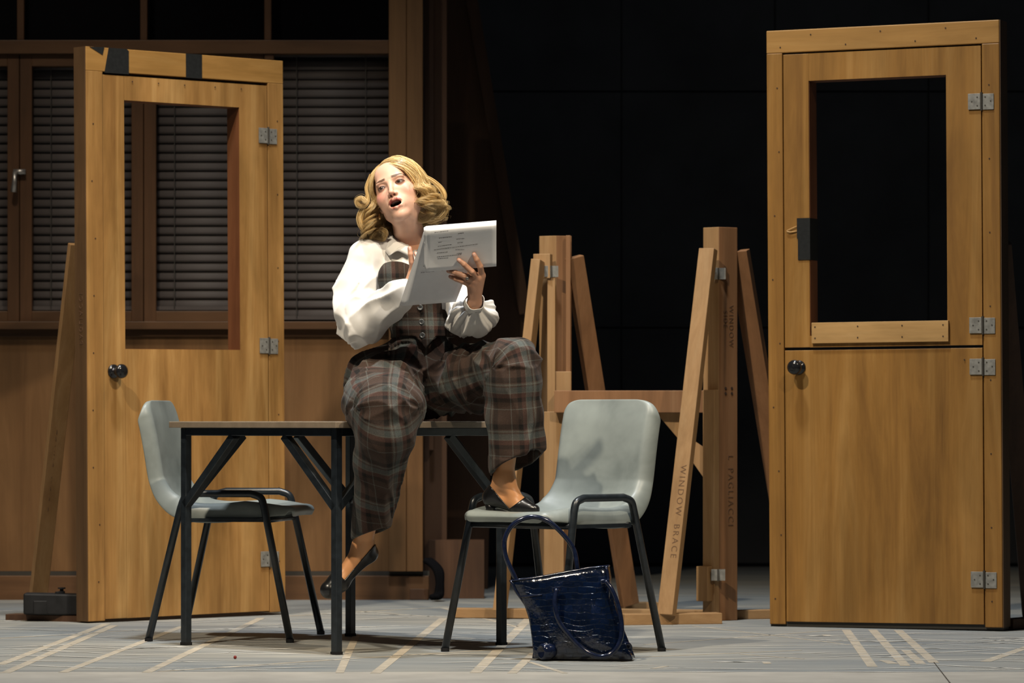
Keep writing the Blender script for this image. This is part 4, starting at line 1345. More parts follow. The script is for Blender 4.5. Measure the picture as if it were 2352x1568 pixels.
MB().lathe([(0, .020), (.012, .017), (.024, .021)], Pn(1128, 1176, 12.275), (0, 0, 1), 14).build('shoe_heel', M['shoe'], person, smooth=True)

# ------------------------------------------------------------------ plaid cloth
def plaid():
    m, nt, b = mat_new('brown_plaid_wool')
    a = N(nt, 'ShaderNodeAttribute', attribute_name='weave')
    sp = N(nt, 'ShaderNodeSeparateXYZ'); nt.links.new(a.outputs['Vector'], sp.inputs[0])
    def stripes(sock):
        """colour bands across one period of .16 m"""
        d = N(nt, 'ShaderNodeMath', operation='DIVIDE'); d.inputs[1].default_value = .150
        nt.links.new(sock, d.inputs[0])
        f = N(nt, 'ShaderNodeMath', operation='FRACT'); nt.links.new(d.outputs[0], f.inputs[0])
        br_ = (.042, .026, .0195); dk = (.010, .0085, .0075); gr = (.112, .116, .103); bl = (.072, .084, .081); rd = (.060, .030, .024)
        r = ramp(nt, [(0, br_), (.20, br_), (.215, dk), (.31, dk), (.325, br_), (.37, gr), (.395, br_), (.43, bl), (.52, bl), (.54, gr), (.56, rd), (.64, rd), (.655, dk), (.73, dk), (.745, br_), (.87, br_), (.885, gr), (.90, br_)])
        r.color_ramp.interpolation = 'LINEAR'
        nt.links.new(f.outputs[0], r.inputs[0])
        return r.outputs[0]
    su = stripes(sp.outputs[0]); sv = stripes(sp.outputs[1])
    c = mix(nt, su, sv, .5)
    v = coords(nt, (1, 1, 1))
    nz = noise(nt, v, 420, 2, .6)
    r2 = ramp(nt, [(.3, (.72, .72, .72)), (.7, (1.25, 1.25, 1.25))]); nt.links.new(nz, r2.inputs[0])
    c = mix(nt, c, r2.outputs[0], 1.0, 'MULTIPLY')
    nt.links.new(c, b.inputs['Base Color'])
    b.inputs['Roughness'].default_value = .85; b.inputs['Specular IOR Level'].default_value = .15
    b.inputs['Sheen Weight'].default_value = .06; b.inputs['Sheen Roughness'].default_value = .5
    bump(nt, b, nz, .35, .0008)
    return m
M['plaid'] = plaid()

def bone_coords(v, bones):
    """bones: (a, b, ref axis, v0, radius, u0); every vertex takes the nearest bone"""
    best = np.full(len(v), 1e9); U = np.zeros(len(v)); W = np.zeros(len(v)); K = np.zeros(len(v), int); TT = np.zeros(len(v)); AN = np.zeros(len(v))
    for i, (a, b, ref, v0, r, u0) in enumerate(bones):
        ab = b - a; L = np.linalg.norm(ab); d = ab / L
        t = (v - a) @ d; tc = np.clip(t, 0, L)
        rad = v - a - t[:, None] * d
        dist = np.linalg.norm(v - a - tc[:, None] * d, axis=1) - r
        e1 = ref - d * (ref @ d); e1 /= np.linalg.norm(e1); e2 = np.cross(d, e1)
        an = np.arctan2(rad @ e2, rad @ e1)
        m = dist < best
        best[m] = dist[m]; U[m] = (an * r)[m] + u0; W[m] = (v0 + t)[m]; K[m] = i; TT[m] = (t / L)[m]; AN[m] = an[m]
    return U, W, K, TT, AN

def make_trousers():
    lo = np.minimum.reduce([KNEE_R, HEM_R, HIP_R, KNEE_L]) - .16; hi = np.maximum.reduce([HIP_L, KNEE_L, HEM_L, PELV, WAIST]) + .14
    lo[0] = Pn(755, 0, 12.4)[0]
    V = Vol(lo, hi, .0042)
    V.ell(PELV + np.array([.01, .0, -.012]), (.182, .118, .105), 0, 'u', rotm(8, 'Y'))
    V.cone(PELV + np.array([.02, 0, .03]), Pn(966, 812, 12.48), .122, .100, .05)
    V.cone(Pn(966, 812, 12.48), Pn(968, 745, 12.48), .098, .084, .02)
    V.ell(Pn(925, 838, 12.47), (.150, .10, .050), .04)
    MID_R = KNEE_R + (HEM_R - KNEE_R) * .42 + np.array([.004, -.012, 0])
    for dx_, rr_ in ((-.034, .104), (.020, .102)):
        V.cone(HIP_R + np.array([dx_ * .6, 0, .004]), KNEE_R + np.array([dx_, .10, .006]), .108, rr_, .05)
    V.cone(KNEE_R + np.array([-.012, .06, .0]), KNEE_R + np.array([.022, .04, -.004]), .094, .094, .04)
    V.chain([KNEE_R + np.array([0, .05, .002]), KNEE_R, KNEE_R + np.array([.000, .016, -.075]), MID_R, HEM_R], [.098, .092, .092, .078, .062], .025)
    MT = (HIP_L + KNEE_L) / 2 + np.array([0, .0, -.012])
    V.chain([HIP_L, MT, KNEE_L], [.100, .104, .086], .04)
    MID_L = (KNEE_L + HEM_L) / 2
    V.chain([KNEE_L, KNEE_L + np.array([.003, .005, -.06]), MID_L, HEM_L], [.086, .088, .090, .094], .02)
    # flatten on the table top
    tz = TZ + .0015
    tcx, tcy = TC.x, TC.y
    def table_keep(X, Y, Z):
        u = ((X - tcx) - (Y - tcy)) / math.sqrt(2)       # distance across the front right edge
        u2 = -((X - tcx) + (Y - tcy)) / math.sqrt(2)
        return np.minimum(np.minimum(tz - Z, Z - (tz - .07)), np.minimum(S + .002 - u, S + .002 - u2))      # >0 inside the table volume
    V.cut(lambda X, Y, Z: np.minimum(table_keep(X, Y, Z), np.float32(.05) + 0 * X))
    # hollow legs, open hems
    dR = (HEM_R - MID_R); dR /= np.linalg.norm(dR); dL = (HEM_L - MID_L); dL /= np.linalg.norm(dL)
    V.cone(HEM_R - dR * .07, HEM_R + dR * .08, .047, .051, .002, 's')
    V.cone(HEM_L - dL * .07, HEM_L + dL * .11, .076, .082, .002, 's')
    nR = plane3(Pn(808, 1240, 12.29), Pn(893, 1213, 12.29), Pn(893, 1222, 12.42)); sR = np.sign(nR(*HEM_R - dR * .1 * 1))
    nL = plane3(Pn(1124, 1094, 12.235), Pn(1253, 1036, 12.235), Pn(1250, 1060, 12.36)); sL = np.sign(nL(*(HEM_L - dL * .1)))
    bx_r = Pn(1000, 0, 12.3)[0]
    V.cut(lambda X, Y, Z: np.where((X < bx_r) & (Z < .62), -nR(X, Y, Z) * sR, -1.0))
    V.cut(lambda X, Y, Z: np.where((X > bx_r) & (Z < .80), -nL(X, Y, Z) * sL, -1.0))
    # waist line
    nw = plane3(Pn(800, 772, 12.45), Pn(1048, 756, 12.45), Pn(1048, 760, 12.7)); sw_ = np.sign(nw(*PELV))
    V.cut(lambda X, Y, Z: -nw(X, Y, Z) * sw_)
    v, q = V.mesh()
    v = relax(v, q, 2, .4)
    n = vnormals(v, q)
    hingeR = np.array([1.0, 0, .05]); hingeR /= np.linalg.norm(hingeR)
    hingeL = -np.cross(KNEE_L - HIP_L, HEM_L - KNEE_L); hingeL /= np.linalg.norm(hingeL)
    def leg_coords(hip, knee, end, hg, r, u0, v0):
        """cloth coordinates over a bent leg: u round it, v along it and over the knee cap"""
        L = np.linalg.norm(knee - hip); d1 = (knee - hip) / L; L2 = np.linalg.norm(end - knee); d2 = (end - knee) / L2
        h1 = hg - d1 * (hg @ d1); h1 /= np.linalg.norm(h1)
        n1 = np.cross(h1, d1); n1 = n1 if n1 @ d2 < 0 else -n1        # outward on the thigh: away from the shin
        n2 = d1 - d2 * (d1 @ d2); n2 /= np.linalg.norm(n2)            # outward on the shin
        p = v - knee
        a1, a2 = p @ d1, p @ d2; lat = p @ hg
        D1 = np.linalg.norm(p - np.clip(a1, -L, 0)[:, None] * d1, axis=1); D2 = np.linalg.norm(p - np.clip(a2, 0, L2)[:, None] * d2, axis=1)
        pp = p - lat[:, None] * hg
        o1, o2, ow = p @ n1, p @ n2, np.linalg.norm(pp, axis=1)
        th = math.acos(np.clip(n1 @ n2, -1, 1))
        ang = np.arctan2(pp @ d1, o1)                                  # 0 on top of the thigh, th on the shin
        shin = (D2 < D1) & (a2 > 0); wedge = (~shin) & (a1 > 0); thigh = ~(shin | wedge)
        W = np.where(thigh, a1, np.where(wedge, np.clip(ang, 0, th) * r, th * r + a2)) + v0 + L
        out = np.where(thigh, o1, np.where(wedge, ow, o2))
        an = np.arctan2(lat, out)
        T = np.where(thigh, (a1 + L) / L, np.where(wedge, 1.0, a2 / L2))
        return u0 + an * r, W, np.where(shin, 1, 0), T, an, np.minimum(D1, D2) - r
    res = [leg_coords(HIP_R, KNEE_R, HEM_R, hingeR, .10, .035, .0), leg_coords(HIP_L, KNEE_L, HEM_L, hingeL, .09, .06, .045)]
    pel = np.linalg.norm((v - (PELV + np.array([.01, 0, .02]))) / np.array([1.25, 1, 1]), axis=1) - .115
    dist = np.stack([res[0][5], res[1][5], pel], 1); ch = dist.argmin(1)
    pan = np.arctan2(v[:, 0] - PELV[0], -(v[:, 1] - PELV[1]))
    U = np.choose(ch, [res[0][0], res[1][0], pan * .13]); W = np.choose(ch, [res[0][1], res[1][1], -v[:, 2] + .8 * (v[:, 1] - PELV[1])])
    K = np.choose(ch, [res[0][2], res[1][2] + 2, np.full(len(v), 4)]); T_ = np.choose(ch, [res[0][3], res[1][3], v[:, 2]]); AN = np.choose(ch, [res[0][4], res[1][4], pan])
    # cloth folds
    s1 = v * np.array([9, 9, 26]); f = .006 * vnoise(s1 + 3) * (K == 4)
    dK = np.linalg.norm(v - KNEE_R, axis=1); dKL = np.linalg.norm(v - KNEE_L, axis=1)
    fold = np.zeros(len(v))
    # long creases down the shins
    for kk, amp in ((1, .0050), (3, .0045)):
        m = K == kk
        fold += m * amp * 1.4 * (1 - 2 * np.abs(np.sin(AN * 2.5 + 1.6 * T_ + 1.6 * vnoise(v * 7))) ** .75) * np.clip(T_ * 1.6 + .2, 0, 1)
        fold += m * .010 * np.clip(1 - np.abs((AN - .1 + .25 * np.sin(T_ * 5)) / .20), 0, 1) * np.clip(T_ * 1.5 - .1, 0, 1)
    # creases radiating from hip and knee across the thighs
    for kk, amp in ((0, .0075), (2, .0085)):
        m = K == kk
        fold += m * amp * 1.5 * (1 - 2 * np.abs(np.sin(W * 30 + AN * 1.6 + 1.6 * vnoise(v * 7))) ** .7) * np.clip(1.15 - T_ * .9, .1, 1)
        fold += m * .0042 * (1 - 2 * np.abs(np.sin(W * 42 - AN * 2.2 + 2.2 * vnoise(v * 10 + 7))) ** .8)
    fold += (K == 4) * .011 * (1 - 2 * np.abs(np.sin(v[:, 2] * 48 + v[:, 0] * 7 + 1.3 * vnoise(v * 8))) ** .7) * np.clip((.95 - v[:, 2]) / .05, 0, 1)
    fold += .0035 * vnoise(v * 22)
    flat = np.clip((v[:, 2] - tz - .004) / .015, 0, 1)
    uu = ((v[:, 0] - tcx) - (v[:, 1] - tcy)) / math.sqrt(2); u2 = -((v[:, 0] - tcx) + (v[:, 1] - tcy)) / math.sqrt(2)
    on = np.clip((S + .03 - np.maximum(uu, u2)) / .03, 0, 1)
    inn = (1 - on * (1 - flat)) * np.where(((K == 1) | (K == 3)) & (T_ > .9), .35, 1)
    v = v + n * (fold * inn)[:, None]
    v = relax(v, q, 2, .35)
    att = np.stack([U, W, 0 * U], 1)
    return np_mesh('trousers', v, q, M['plaid'], person, {'weave': ('FLOAT_VECTOR', att)})
tr = make_trousers()
tr['label'] = 'wide brown plaid wool trousers'
# waistband and belt loops
M['loop'] = plain('brown_wool', (.075, .055, .045), .9)
# waistcoat
def make_vest():
    lo = Pn(840, 840, 12.45) - np.array([.02, .2, 0]); hi = Pn(1075, 570, 12.5) + np.array([.02, .2, 0])
    V = Vol(lo, hi, .0038)
    V.ell(CHEST + np.array([.008, 0, .0]), (.124, .104, .12), 0)
    V.cone(CHEST, WAIST, .105, .094, .05)
    V.cone(WAIST, Pn(972, 812, 12.48), .096, .112, .04)
    V.ell(Pn(908, 636, 12.385), (.056, .050, .056), .035); V.ell(Pn(990, 640, 12.385), (.056, .050, .056), .035)
    x0 = Pn(905, 0, 12.4)[0]; xc = Pn(978, 0, 12.4)[0]; xr = Pn(1045, 0, 12.4)[0]
    zt = Pn(0, 606, 12.38)[2]; zb = Pn(0, 772, 12.39)[2]; zv = Pn(0, 803, 12.39)[2]
    V.cut(lambda X, Y, Z: Z - (zt + .02 * np.abs(np.sin((X - x0) * 26)) * 0 + .008 * np.cos((X - x0) * 38)) + 0 * Y)
    V.cut(lambda X, Y, Z: (zv + (zb - zv) * np.clip(np.abs(X - xc) / .036, 0, 1) ** .85 - .10 * np.clip(np.abs(X - xc) - .06, 0, 1)) - Z + 0 * Y)
    v, q = V.mesh(); v = relax(v, q, 2, .4); n = vnormals(v, q)
    fold = .0025 * vnoise(v * np.array([40, 40, 14])) + .003 * np.sin(v[:, 2] * 90 + v[:, 0] * 30) * np.exp(-((v[:, 2] - Pn(0, 755, 12.4)[2]) / .03) ** 2) * np.clip((np.abs(v[:, 0] - xc) - .03) / .05, 0, 1)
    # front overlap line
    d = v[:, 0] - (xc - .014); fold += -.003 * np.exp(-(d / .0035) ** 2) * (n[:, 1] < -.3)
    v = v + n * fold[:, None]
    pu = Pn(990, 742, 12.39)
    att = np.stack([(v[:, 0] - pu[0] + .06 * (v[:, 2] - pu[2])) * 1.2 + .072 + 1.5, -(v[:, 2] - pu[2]) * 1.2 + .072 + 1.5, 0 * v[:, 0]], 1)
    return np_mesh('waistcoat', v, q, M['plaid'], person, {'weave': ('FLOAT_VECTOR', att)})
vest = make_vest(); vest['label'] = 'strapless plaid waistcoat with dark buttons and a pointed hem'
M['button'] = plain('grey_horn_button', (.06, .065, .068), .25, 0, .3, 90)
def surf_y(o, x, z):
    ok, loc, nr, _ = o.ray_cast(Vector((x, 11.5, z)), Vector((0, 1, 0)))
    return loc.y if ok else None
bpy.context.view_layer.update()
for px, py in ((965, 706), (968, 739), (970, 770)):
    p = Pn(px, py, 12.38); y_ = surf_y(vest, p[0], p[2])
    p = Pn(px, py, y_ if y_ else 12.385); c = Vector((p[0], y_ if y_ else 12.385, p[2]))
    bo_ = MB().lathe([(0, .0085), (.002, .0098), (.0036, .0092), (.0040, .0068), (.0026, .0055), (.0026, .0001)], c + Vector((0, .0006, 0)), (0, -1, .05), 20).build('button', M['button'], vest, smooth=True)
    for k in range(4):
        a = PI / 4 + k * PI / 2
        MB().lathe([(0, .0010), (.0008, .0010)], c + Vector((.0022 * math.cos(a), -.0022, .0022 * math.sin(a))), (0, -1, 0), 6).build('thread_hole', M['void'], bo_)

# ------------------------------------------------------------------ blouse
def cloth(name, col, rough=.75):
    m, nt, b = mat_new(name)
    v = coords(nt, (1, 1, 1)); nz = noise(nt, v, 500, 2)
    b.inputs['Base Color'].default_value = (*col, 1); b.inputs['Roughness'].default_value = rough
    b.inputs['Specular IOR Level'].default_value = .2; b.inputs['Sheen Weight'].default_value = .15
    w = N(nt, 'ShaderNodeTexNoise', noise_type='RIDGED_MULTIFRACTAL')
    w.inputs['Scale'].default_value = 16; w.inputs['Detail'].default_value = 2; w.inputs['Distortion'].default_value = .8
    nt.links.new(coords(nt, (1.0, 1.0, .7), (0, .6, 0)), w.inputs['Vector'])
    bump(nt, b, w.outputs['Fac'], .28, .008)
    return m
M['blouse'] = cloth('white_cotton', (.64, .625, .60))
def make_blouse():
    lo = Pn(752, 825, 12.4) - np.array([0, .28, 0]); hi = Pn(1165, 530, 12.4) + np.array([0, .26, 0])
    V = Vol(lo, hi, .0040)
    V.ell(CHEST, (.114, .094, .125), 0)
    V.ell(Pn(910, 640, 12.41), (.044, .042, .044), .035); V.ell(Pn(988, 644, 12.41), (.044, .042, .044), .035)
    V.cone(CHEST, WAIST, .098, .088, .05)
    V.cone(SH_R + np.array([.016, 0, .0]), Pn(905, 572, 12.50), .058, .052, .04)
    V.cone(SH_L + np.array([-.016, 0, .0]), Pn(985, 572, 12.52), .054, .052, .04)
    V.cone(CHEST, NECK + np.array([0, 0, -.03]), .10, .066, .05)
    # right sleeve (picture left): full, gathered at the wrist
    V.chain([SH_R, SH_R + (EL_R - SH_R) * .5 + np.array([-.006, -.01, 0]), EL_R + np.array([.002, -.01, .025])], [.060, .066, .070], .03)
    V.cone(EL_R + np.array([-.030, -.01, .052]), EL_R + np.array([.02, -.02, -.005]), .030, .062, .03)
    V.chain([EL_R + np.array([.02, -.02, -.03]), Pn(842, 748, 12.36), Pn(880, 710, 12.31), Pn(920, 676, 12.262), WR_R + np.array([-.004, .0, -.004])], [.060, .060, .055, .046, .034], .03)
    # left sleeve (picture right)
    V.chain([SH_L, (SH_L + EL_L) / 2 + np.array([.012, 0, 0]), EL_L + np.array([0, 0, .012])], [.055, .056, .052], .03)
    V.chain([EL_L + np.array([-.012, -.02, .010]), Pn(1088, 735, 12.24), Pn(1100, 725, 12.215)], [.046, .052, .054], .03)
    V.cone(Pn(1058, 742, 12.30), Pn(1062, 715, 12.24), .040, .040, .025)
    V.cone(Pn(1115, 735, 12.225), Pn(1120, 715, 12.21), .040, .036, .025)
    V.cone(Pn(1095, 722, 12.20), Pn(1091, 702, 12.165), .044, .030, .02)
    # neck opening: a V between the collar points, and the wrist openings
    V.cone(NECK + np.array([0, -.02, -.0]), to_w((0, .0, -.06)), .060, .060, .004, 's')
    V.cone(Pn(946, 562, 12.42), Pn(950, 592, 12.36), .026, .010, .006, 's')
    V.cone(WR_L, WR_L + (WR_L - EL_L) * .5, .027, .03, .002, 's')
    v, q = V.mesh(); v = relax(v, q, 2, .4); n = vnormals(v, q)
    bones = [(SH_R, EL_R, np.array([0, 1.0, 0]), 0, .065, 0), (EL_R, WR_R, np.array([0, 1.0, 0]), 0, .055, 0),
             (SH_L, EL_L, np.array([0, 1.0, 0]), 0, .055, 0), (EL_L, WR_L, np.array([0, 1.0, 0]), 0, .05, 0), (WAIST, NECK, np.array([0, 1.0, 0]), 0, .10, 0)]
    U, W, K, T_, AN = bone_coords(v, bones)
    fold = np.zeros(len(v))
    g_ = vnoise(v * 11)
    def rdg(x, p=.7): return 1 - 2 * np.abs(np.sin(x)) ** p        # sharp ridges, broad valleys
    fold += (K == 0) * (.0085 * rdg(AN * 2 + W * 10 + 1.4 * g_) + .0060 * rdg(W * 22 - AN * 2.2 + 1.8 * g_)) * np.clip(T_ * 3 - .1, .15, 1)
    fold += (K == 1) * .0080 * rdg(AN * 3 + 1.1 * g_ + W * 4) * np.clip(T_ * 1.3 + .2, 0, 1) * np.clip((1.04 - T_) * 4, .15, 1)
    fold += (K == 2) * .006 * rdg(AN * 2 + W * 14 + 2 * g_)
    fold += (K == 3) * (.0075 * rdg(AN * 4.5 + 1.3 * g_) + .0030 * rdg(AN * 10 + 2 * g_)) * np.clip(T_ * 1.2 + .3, 0, 1)
    fold += (K == 4) * (.0045 * rdg(v[:, 0] * 80 + v[:, 2] * 20 + 2 * g_) * np.clip((v[:, 2] - Pn(0, 615, 12.4)[2]) / .01, 0, 1) + .002 * g_)
    fold += -.0015
    v = v + n * fold[:, None]
    v = relax(v, q, 3, .4)
    return np_mesh('blouse', v, q, M['blouse'], person)
def to_w(p): return HM @ np.asarray(p, float) + HT
bl = make_blouse(); bl['label'] = 'white cotton blouse with full gathered sleeves'
# collar: two flaps round the neck
def collar_side(pts_in, pts_out, name='collar'):
    a = smooth_path([P(*p) for p in pts_in], 5); b = smooth_path([P(*p) for p in pts_out], 5)
    rows = []
    for t in (0, .2, .5, .8, 1.0):
        rows.append([a[i].lerp(b[i], t) + Vector((0, -.010 * math.sin(PI * t), .007 * math.sin(PI * t))) for i in range(len(a))])
    o = MB().grid(rows).build(name, M['blouse'], bl, smooth=True)
    m_ = o.modifiers.new('t', 'SOLIDIFY'); m_.thickness = .0022
    return o
collar_side([(905, 532, 12.60), (890, 530, 12.55), (897, 536, 12.50), (914, 551, 12.455), (936, 562, 12.425)],
            [(880, 552, 12.62), (866, 556, 12.55), (868, 566, 12.48), (884, 577, 12.425), (894, 588, 12.385)])
collar_side([(936, 562, 12.425), (940, 566, 12.42), (944, 572, 12.41), (948, 584, 12.395)],
            [(894, 588, 12.385), (912, 577, 12.383), (926, 582, 12.38), (940, 590, 12.378)])
collar_side([(985, 520, 12.60), (990, 524, 12.55), (985, 536, 12.49), (974, 552, 12.45), (962, 566, 12.42)],
            [(1005, 540, 12.62), (1016, 548, 12.55), (1012, 558, 12.48), (1000, 570, 12.42), (996, 584, 12.385)])
# cuffs
def cuff(w_, dirv, r0, r1, L, op=0.0):
    d = Vector(dirv).normalized(); c = Vector(w_)
    n = d.orthogonal().normalized(); b = d.cross(n)
    rows = []
    for i in range(7):
        t = i / 6; r = r0 + (r1 - r0) * t
        rows.append([c + d * (L * t) + (n * math.cos(a) + b * math.sin(a)) * (r + .0015 * math.sin(5 * a)) for a in [2 * PI * k / 28 for k in range(28)]])
    o = MB().grid(rows, True).build('cuff', M['blouse'], bl, smooth=True)
    m_ = o.modifiers.new('t', 'SOLIDIFY'); m_.thickness = .002
cuff(WR_L - (WR_L - EL_L) / np.linalg.norm(WR_L - EL_L) * .022, WR_L - EL_L, .033, .031, .034)
cuff(WR_R - (WR_R - EL_R) / np.linalg.norm(WR_R - EL_R) * .02, WR_R - EL_R, .033, .030, .035)

# ------------------------------------------------------------------ hair
def make_hair():
    rs = np.random.RandomState(11)
    C = np.array([0, .014, .040]); R0 = np.array([.0775, .0975, .0900])
    down = HM.T @ np.array([0, 0, -1.0])
    guides = []
    def dirn(p): d = (np.array(p) - C) / R0; return d / np.linalg.norm(d)
    def guide(t_root, side, phi, length, lift, curl, ph, zt=.01, out=.40):
        """phi: 0 = front, pi = back, on the given side"""
        root = np.array([-.020 + .003 * rs.randn(), -.064 + .110 * t_root, .115 - .012 * (1 - t_root)])
        d0 = dirn(root)
        tgt = np.array([side * math.sin(phi) * .08, .014 - math.cos(phi) * .10, zt])
        d1 = dirn(tgt)
        om = math.acos(np.clip(d0 @ d1, -1, 1)); pts = []; nrm = []
        n1 = 12
        for i in range(n1):
            t = i / (n1 - 1)
            d = (math.sin((1 - t) * om) * d0 + math.sin(t * om) * d1) / math.sin(om)
            rad = 1.01 + lift * math.sin(min(1, t * 1.3) * PI * .5) * (.6 + .4 * t)
            pts.append(C + R0 * d * rad); nrm.append(d / R0 / np.linalg.norm(d / R0))
        n2 = 24; p = pts[-1].copy(); tan = pts[-1] - pts[-2]; tan /= np.linalg.norm(tan); on = nrm[-1].copy(); on[2] = 0; on /= np.linalg.norm(on)
        st = length / n2
        for i in range(n2):
            t = (i + 1) / n2
            dd = tan * max(0, 1 - t * 2.2) + down * .70 + np.array([0, 0, -1]) * .45 + on * (out * (1 - t))
            dd /= np.linalg.norm(dd)
            p = p + dd * st
            pts.append(p.copy()); nrm.append(on)
        pts = np.array(pts); nrm = np.array(nrm)
        m = len(pts); s = np.linspace(0, 1, m)
        tg = np.gradient(pts, axis=0); tg /= np.linalg.norm(tg, axis=1, keepdims=True)
        bn = np.cross(tg, nrm); bn /= np.linalg.norm(bn, axis=1, keepdims=True) + 1e-9
        amp = .001 + .0095 * np.clip((s - .14) / .35, 0, 1) + .011 * curl * np.clip((s - .5) / .5, 0, 1) ** 1.2
        w = 2 * PI * (s * 1.7 + 1.0 * curl * np.clip(s - .55, 0, 1) * 2.0) + ph
        pts = pts + nrm * (amp * (np.sin(w) * .9 + .5))[:, None] + bn * (side * amp * 1.15 * np.cos(w))[:, None]
        return pts, nrm, bn
    def add(n, side, p0, p1, r0, r1, L0, L1, l0, l1, c0, c1, ph, dph, z0, z1, rad, out=.4):
        for j in range(n):
            phi = p0 + (p1 - p0) * (j + rs.rand()) / n
            guides.append((guide(r0 + (r1 - r0) * rs.rand(), side, phi, L0 + (L1 - L0) * rs.rand(), l0 + (l1 - l0) * rs.rand(), c0 + (c1 - c0) * rs.rand(), ph + dph * rs.randn(), z0 + (z1 - z0) * rs.rand(), out), rad))
    for side in (-1, 1):
        f0 = 1.12 if side < 0 else 1.02
        add(40, side, f0, PI, .05, .95, .085, .125 if side < 0 else .11, .04, .17, .3, .9, .6, .40, .0, .03, .0125, .55 if side < 0 else .4)
        # upper layer: long smooth waves framing the face
        add(12, side, f0, f0 + .35, .0, .25, .09, .12, .05, .16, .6, 1.2, .4, .25, .015, .03, .0110)
        # loose curls at the ends
        add(14, side, f0 + .1, 2.3, .1, .7, .07, .11, .12, .24, 1.2, 2.0, 1.0, 1.6, -.01, .02, .0095, .8)
    # loose ringlets at the ends, laid out round the jaw
    for rad, pl in ((.0065, [(962, 405, 12.42), (985, 428, 12.42), (1002, 450, 12.43), (1020, 464, 12.43), (1025, 482, 12.43), (1013, 498, 12.43), (996, 497, 12.425), (989, 484, 12.42), (999, 474, 12.415), (1011, 481, 12.41)]),
                    (.0070, [(968, 420, 12.42), (984, 448, 12.42), (994, 474, 12.42), (987, 495, 12.42), (971, 504, 12.42), (962, 495, 12.415), (970, 486, 12.41)]),
                    (.0045, [(955, 395, 12.44), (988, 408, 12.45), (1012, 428, 12.45), (1022, 448, 12.45), (1014, 464, 12.45), (1000, 462, 12.44)]),
                    (.0060, [(852, 400, 12.42), (842, 430, 12.42), (846, 454, 12.42), (838, 468, 12.415), (825, 470, 12.41), (821, 460, 12.41), (831, 455, 12.405), (841, 463, 12.40)]),
                    (.0070, [(850, 440, 12.43), (836, 478, 12.43), (827, 504, 12.43), (833, 524, 12.43), (847, 531, 12.425), (853, 519, 12.42), (843, 510, 12.415)]),
                    (.0075, [(850, 450, 12.44), (851, 488, 12.44), (842, 515, 12.44), (857, 539, 12.44), (876, 545, 12.44), (881, 532, 12.435), (869, 525, 12.43)]),
                    (.0070, [(972, 448, 12.43), (1000, 458, 12.43), (1016, 478, 12.43), (1008, 496, 12.43), (989, 507, 12.43), (975, 500, 12.425)])):
        for rpt in range(2):
            jit = rs.randn(3) * .003
            w_ = np.array([list(q_) for q_ in smooth_path([P(*q_) for q_ in pl], 5)]) + jit
            loc_ = (w_ - HT) @ HM
            nn_ = np.tile(HM.T @ np.array([0, -1.0, 0]), (len(loc_), 1))
            tg = np.gradient(loc_, axis=0); tg /= np.linalg.norm(tg, axis=1, keepdims=True)
            bb2 = np.cross(tg, nn_); bb2 /= np.linalg.norm(bb2, axis=1, keepdims=True) + 1e-9
            guides.append(((loc_, nn_, bb2), rad))
    VV, QQ, CC = [], [], []; off = 0
    base = np.array([.60, .405, .165]); darkc = np.array([.25, .135, .045]); pale = np.array([.86, .68, .38])
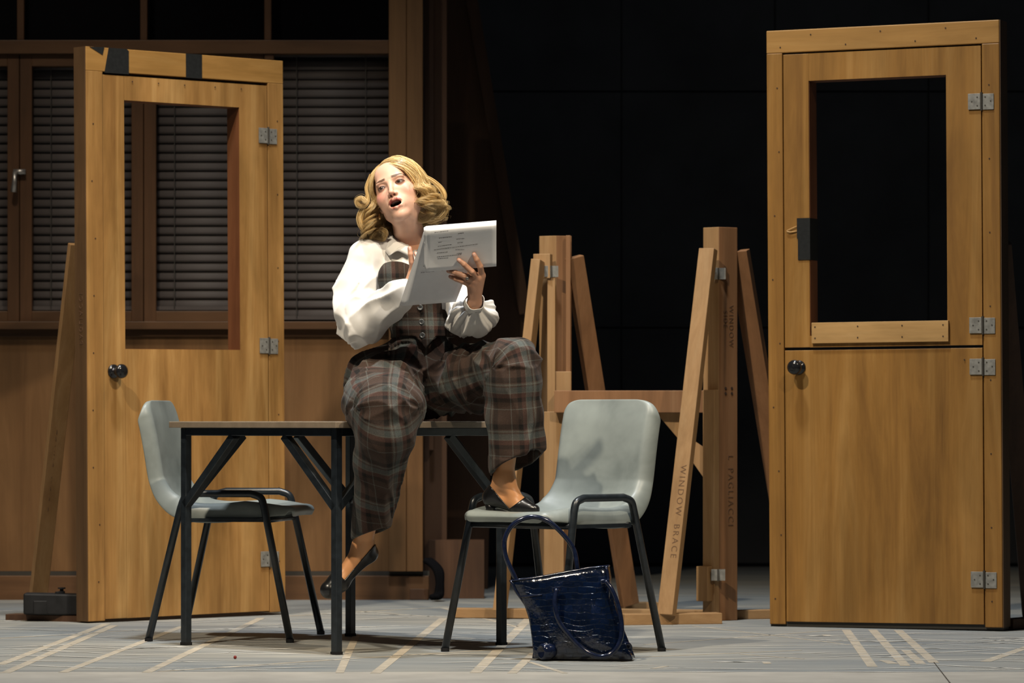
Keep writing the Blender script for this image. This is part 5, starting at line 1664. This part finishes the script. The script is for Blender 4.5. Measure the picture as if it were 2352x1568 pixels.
    for (pts, nrm, bn), rad in guides:
        m = len(pts); s = np.linspace(0, 1, m)
        lockc = base * (1 + .12 * rs.randn())
        for k in range(76):
            a = rs.rand() * 2 * PI; rr = math.sqrt(rs.rand())
            prof = rad * (.35 + .65 * np.clip(s * 2.2, 0, 1) - .12 * s ** 3)
            fly = rs.rand() < .02
            if fly: prof = prof * (1 + 1.6 * s)
            tw = a + s * 1.2
            p = pts + nrm * (prof * rr * np.cos(tw))[:, None] + bn * (prof * rr * np.sin(tw) * 1.5)[:, None]
            wob = np.sin(s[:, None] * rs.uniform(4, 9, 3) + rs.rand(3) * 6) * .0010 * (2.5 if fly else 1)
            p = p + wob * s[:, None]
            cut = m if rs.rand() < .6 else int(m * (.80 + .20 * rs.rand()))
            p = p[:cut]; mm = len(p)
            th = .00045 * (1 - .5 * np.linspace(0, 1, mm) ** 2)
            tri = np.stack([p + nrm[:mm] * th[:, None], p + (-.5 * nrm[:mm] + .87 * bn[:mm]) * th[:, None], p + (-.5 * nrm[:mm] - .87 * bn[:mm]) * th[:, None]], 1).reshape(-1, 3)
            i = np.arange(mm - 1)[:, None] * 3
            f = np.concatenate([np.hstack([i + c0, i + c1, i + 3 + c1, i + 3 + c0]) for c0, c1 in ((0, 1), (1, 2), (2, 0))])
            col = lockc * (1 + .10 * rs.randn())
            if rs.rand() < .25: col = pale * (.9 + .2 * rs.rand())
            rootmix = np.clip(1 - np.linspace(0, 1, mm) / .12, 0, 1)[:, None] * .65
            cl = np.clip(col[None] * (1 - rootmix) + darkc * rootmix, 0, 1)
            VV.append(tri); QQ.append(f + off); CC.append(np.repeat(cl, 3, 0)); off += len(tri)
    # scalp cap under the strands
    V = Vol((-.12, -.12, -.14), (.12, .14, .15), .004)
    V.ell(C, (.0755, .0955, .0880), 0)
    V.ell((0, .055, -.030), (.074, .046, .072), .03)
    V.cut(lambda X, Y, Z: -(Y + .060 - .78 * np.clip(.088 - Z, 0, .2) - .6 * np.clip(-.005 - Z, 0, .1)))
    v, q = V.mesh(); v = relax(v, q, 2, .5)
    VV.append(v); QQ.append(q + off); CC.append(np.tile(darkc * 1.05, (len(v), 1)))
    v = np.concatenate(VV) @ HM.T + HT; q = np.concatenate(QQ); c = np.concatenate(CC)
    m, nt, b = mat_new('blonde_hair')
    a_ = N(nt, 'ShaderNodeAttribute', attribute_name='col'); nt.links.new(a_.outputs['Color'], b.inputs['Base Color'])
    b.inputs['Roughness'].default_value = .34; b.inputs['Specular IOR Level'].default_value = .5
    o = np_mesh('hair', v, q, m, person, {'col': ('FLOAT_COLOR', np.hstack([c, np.ones((len(c), 1))]))})
    o['label'] = 'wavy blonde bob parted on one side'
make_hair()

bpy.context.view_layer.update()
for px_, a_, b_2 in ((893, 788, 816), (1032, 776, 800)):
    pts_ = []
    for i in range(6):
        p_ = Pn(px_, a_ + (b_2 - a_) * i / 5, 12.38); y_ = surf_y(tr, p_[0], p_[2])
        pts_.append(Vector((p_[0], (y_ if y_ else 12.39) - .002, p_[2])))
    MB().tube(pts_, .0045, 6).build('belt_loop', M['loop'], tr, smooth=True)
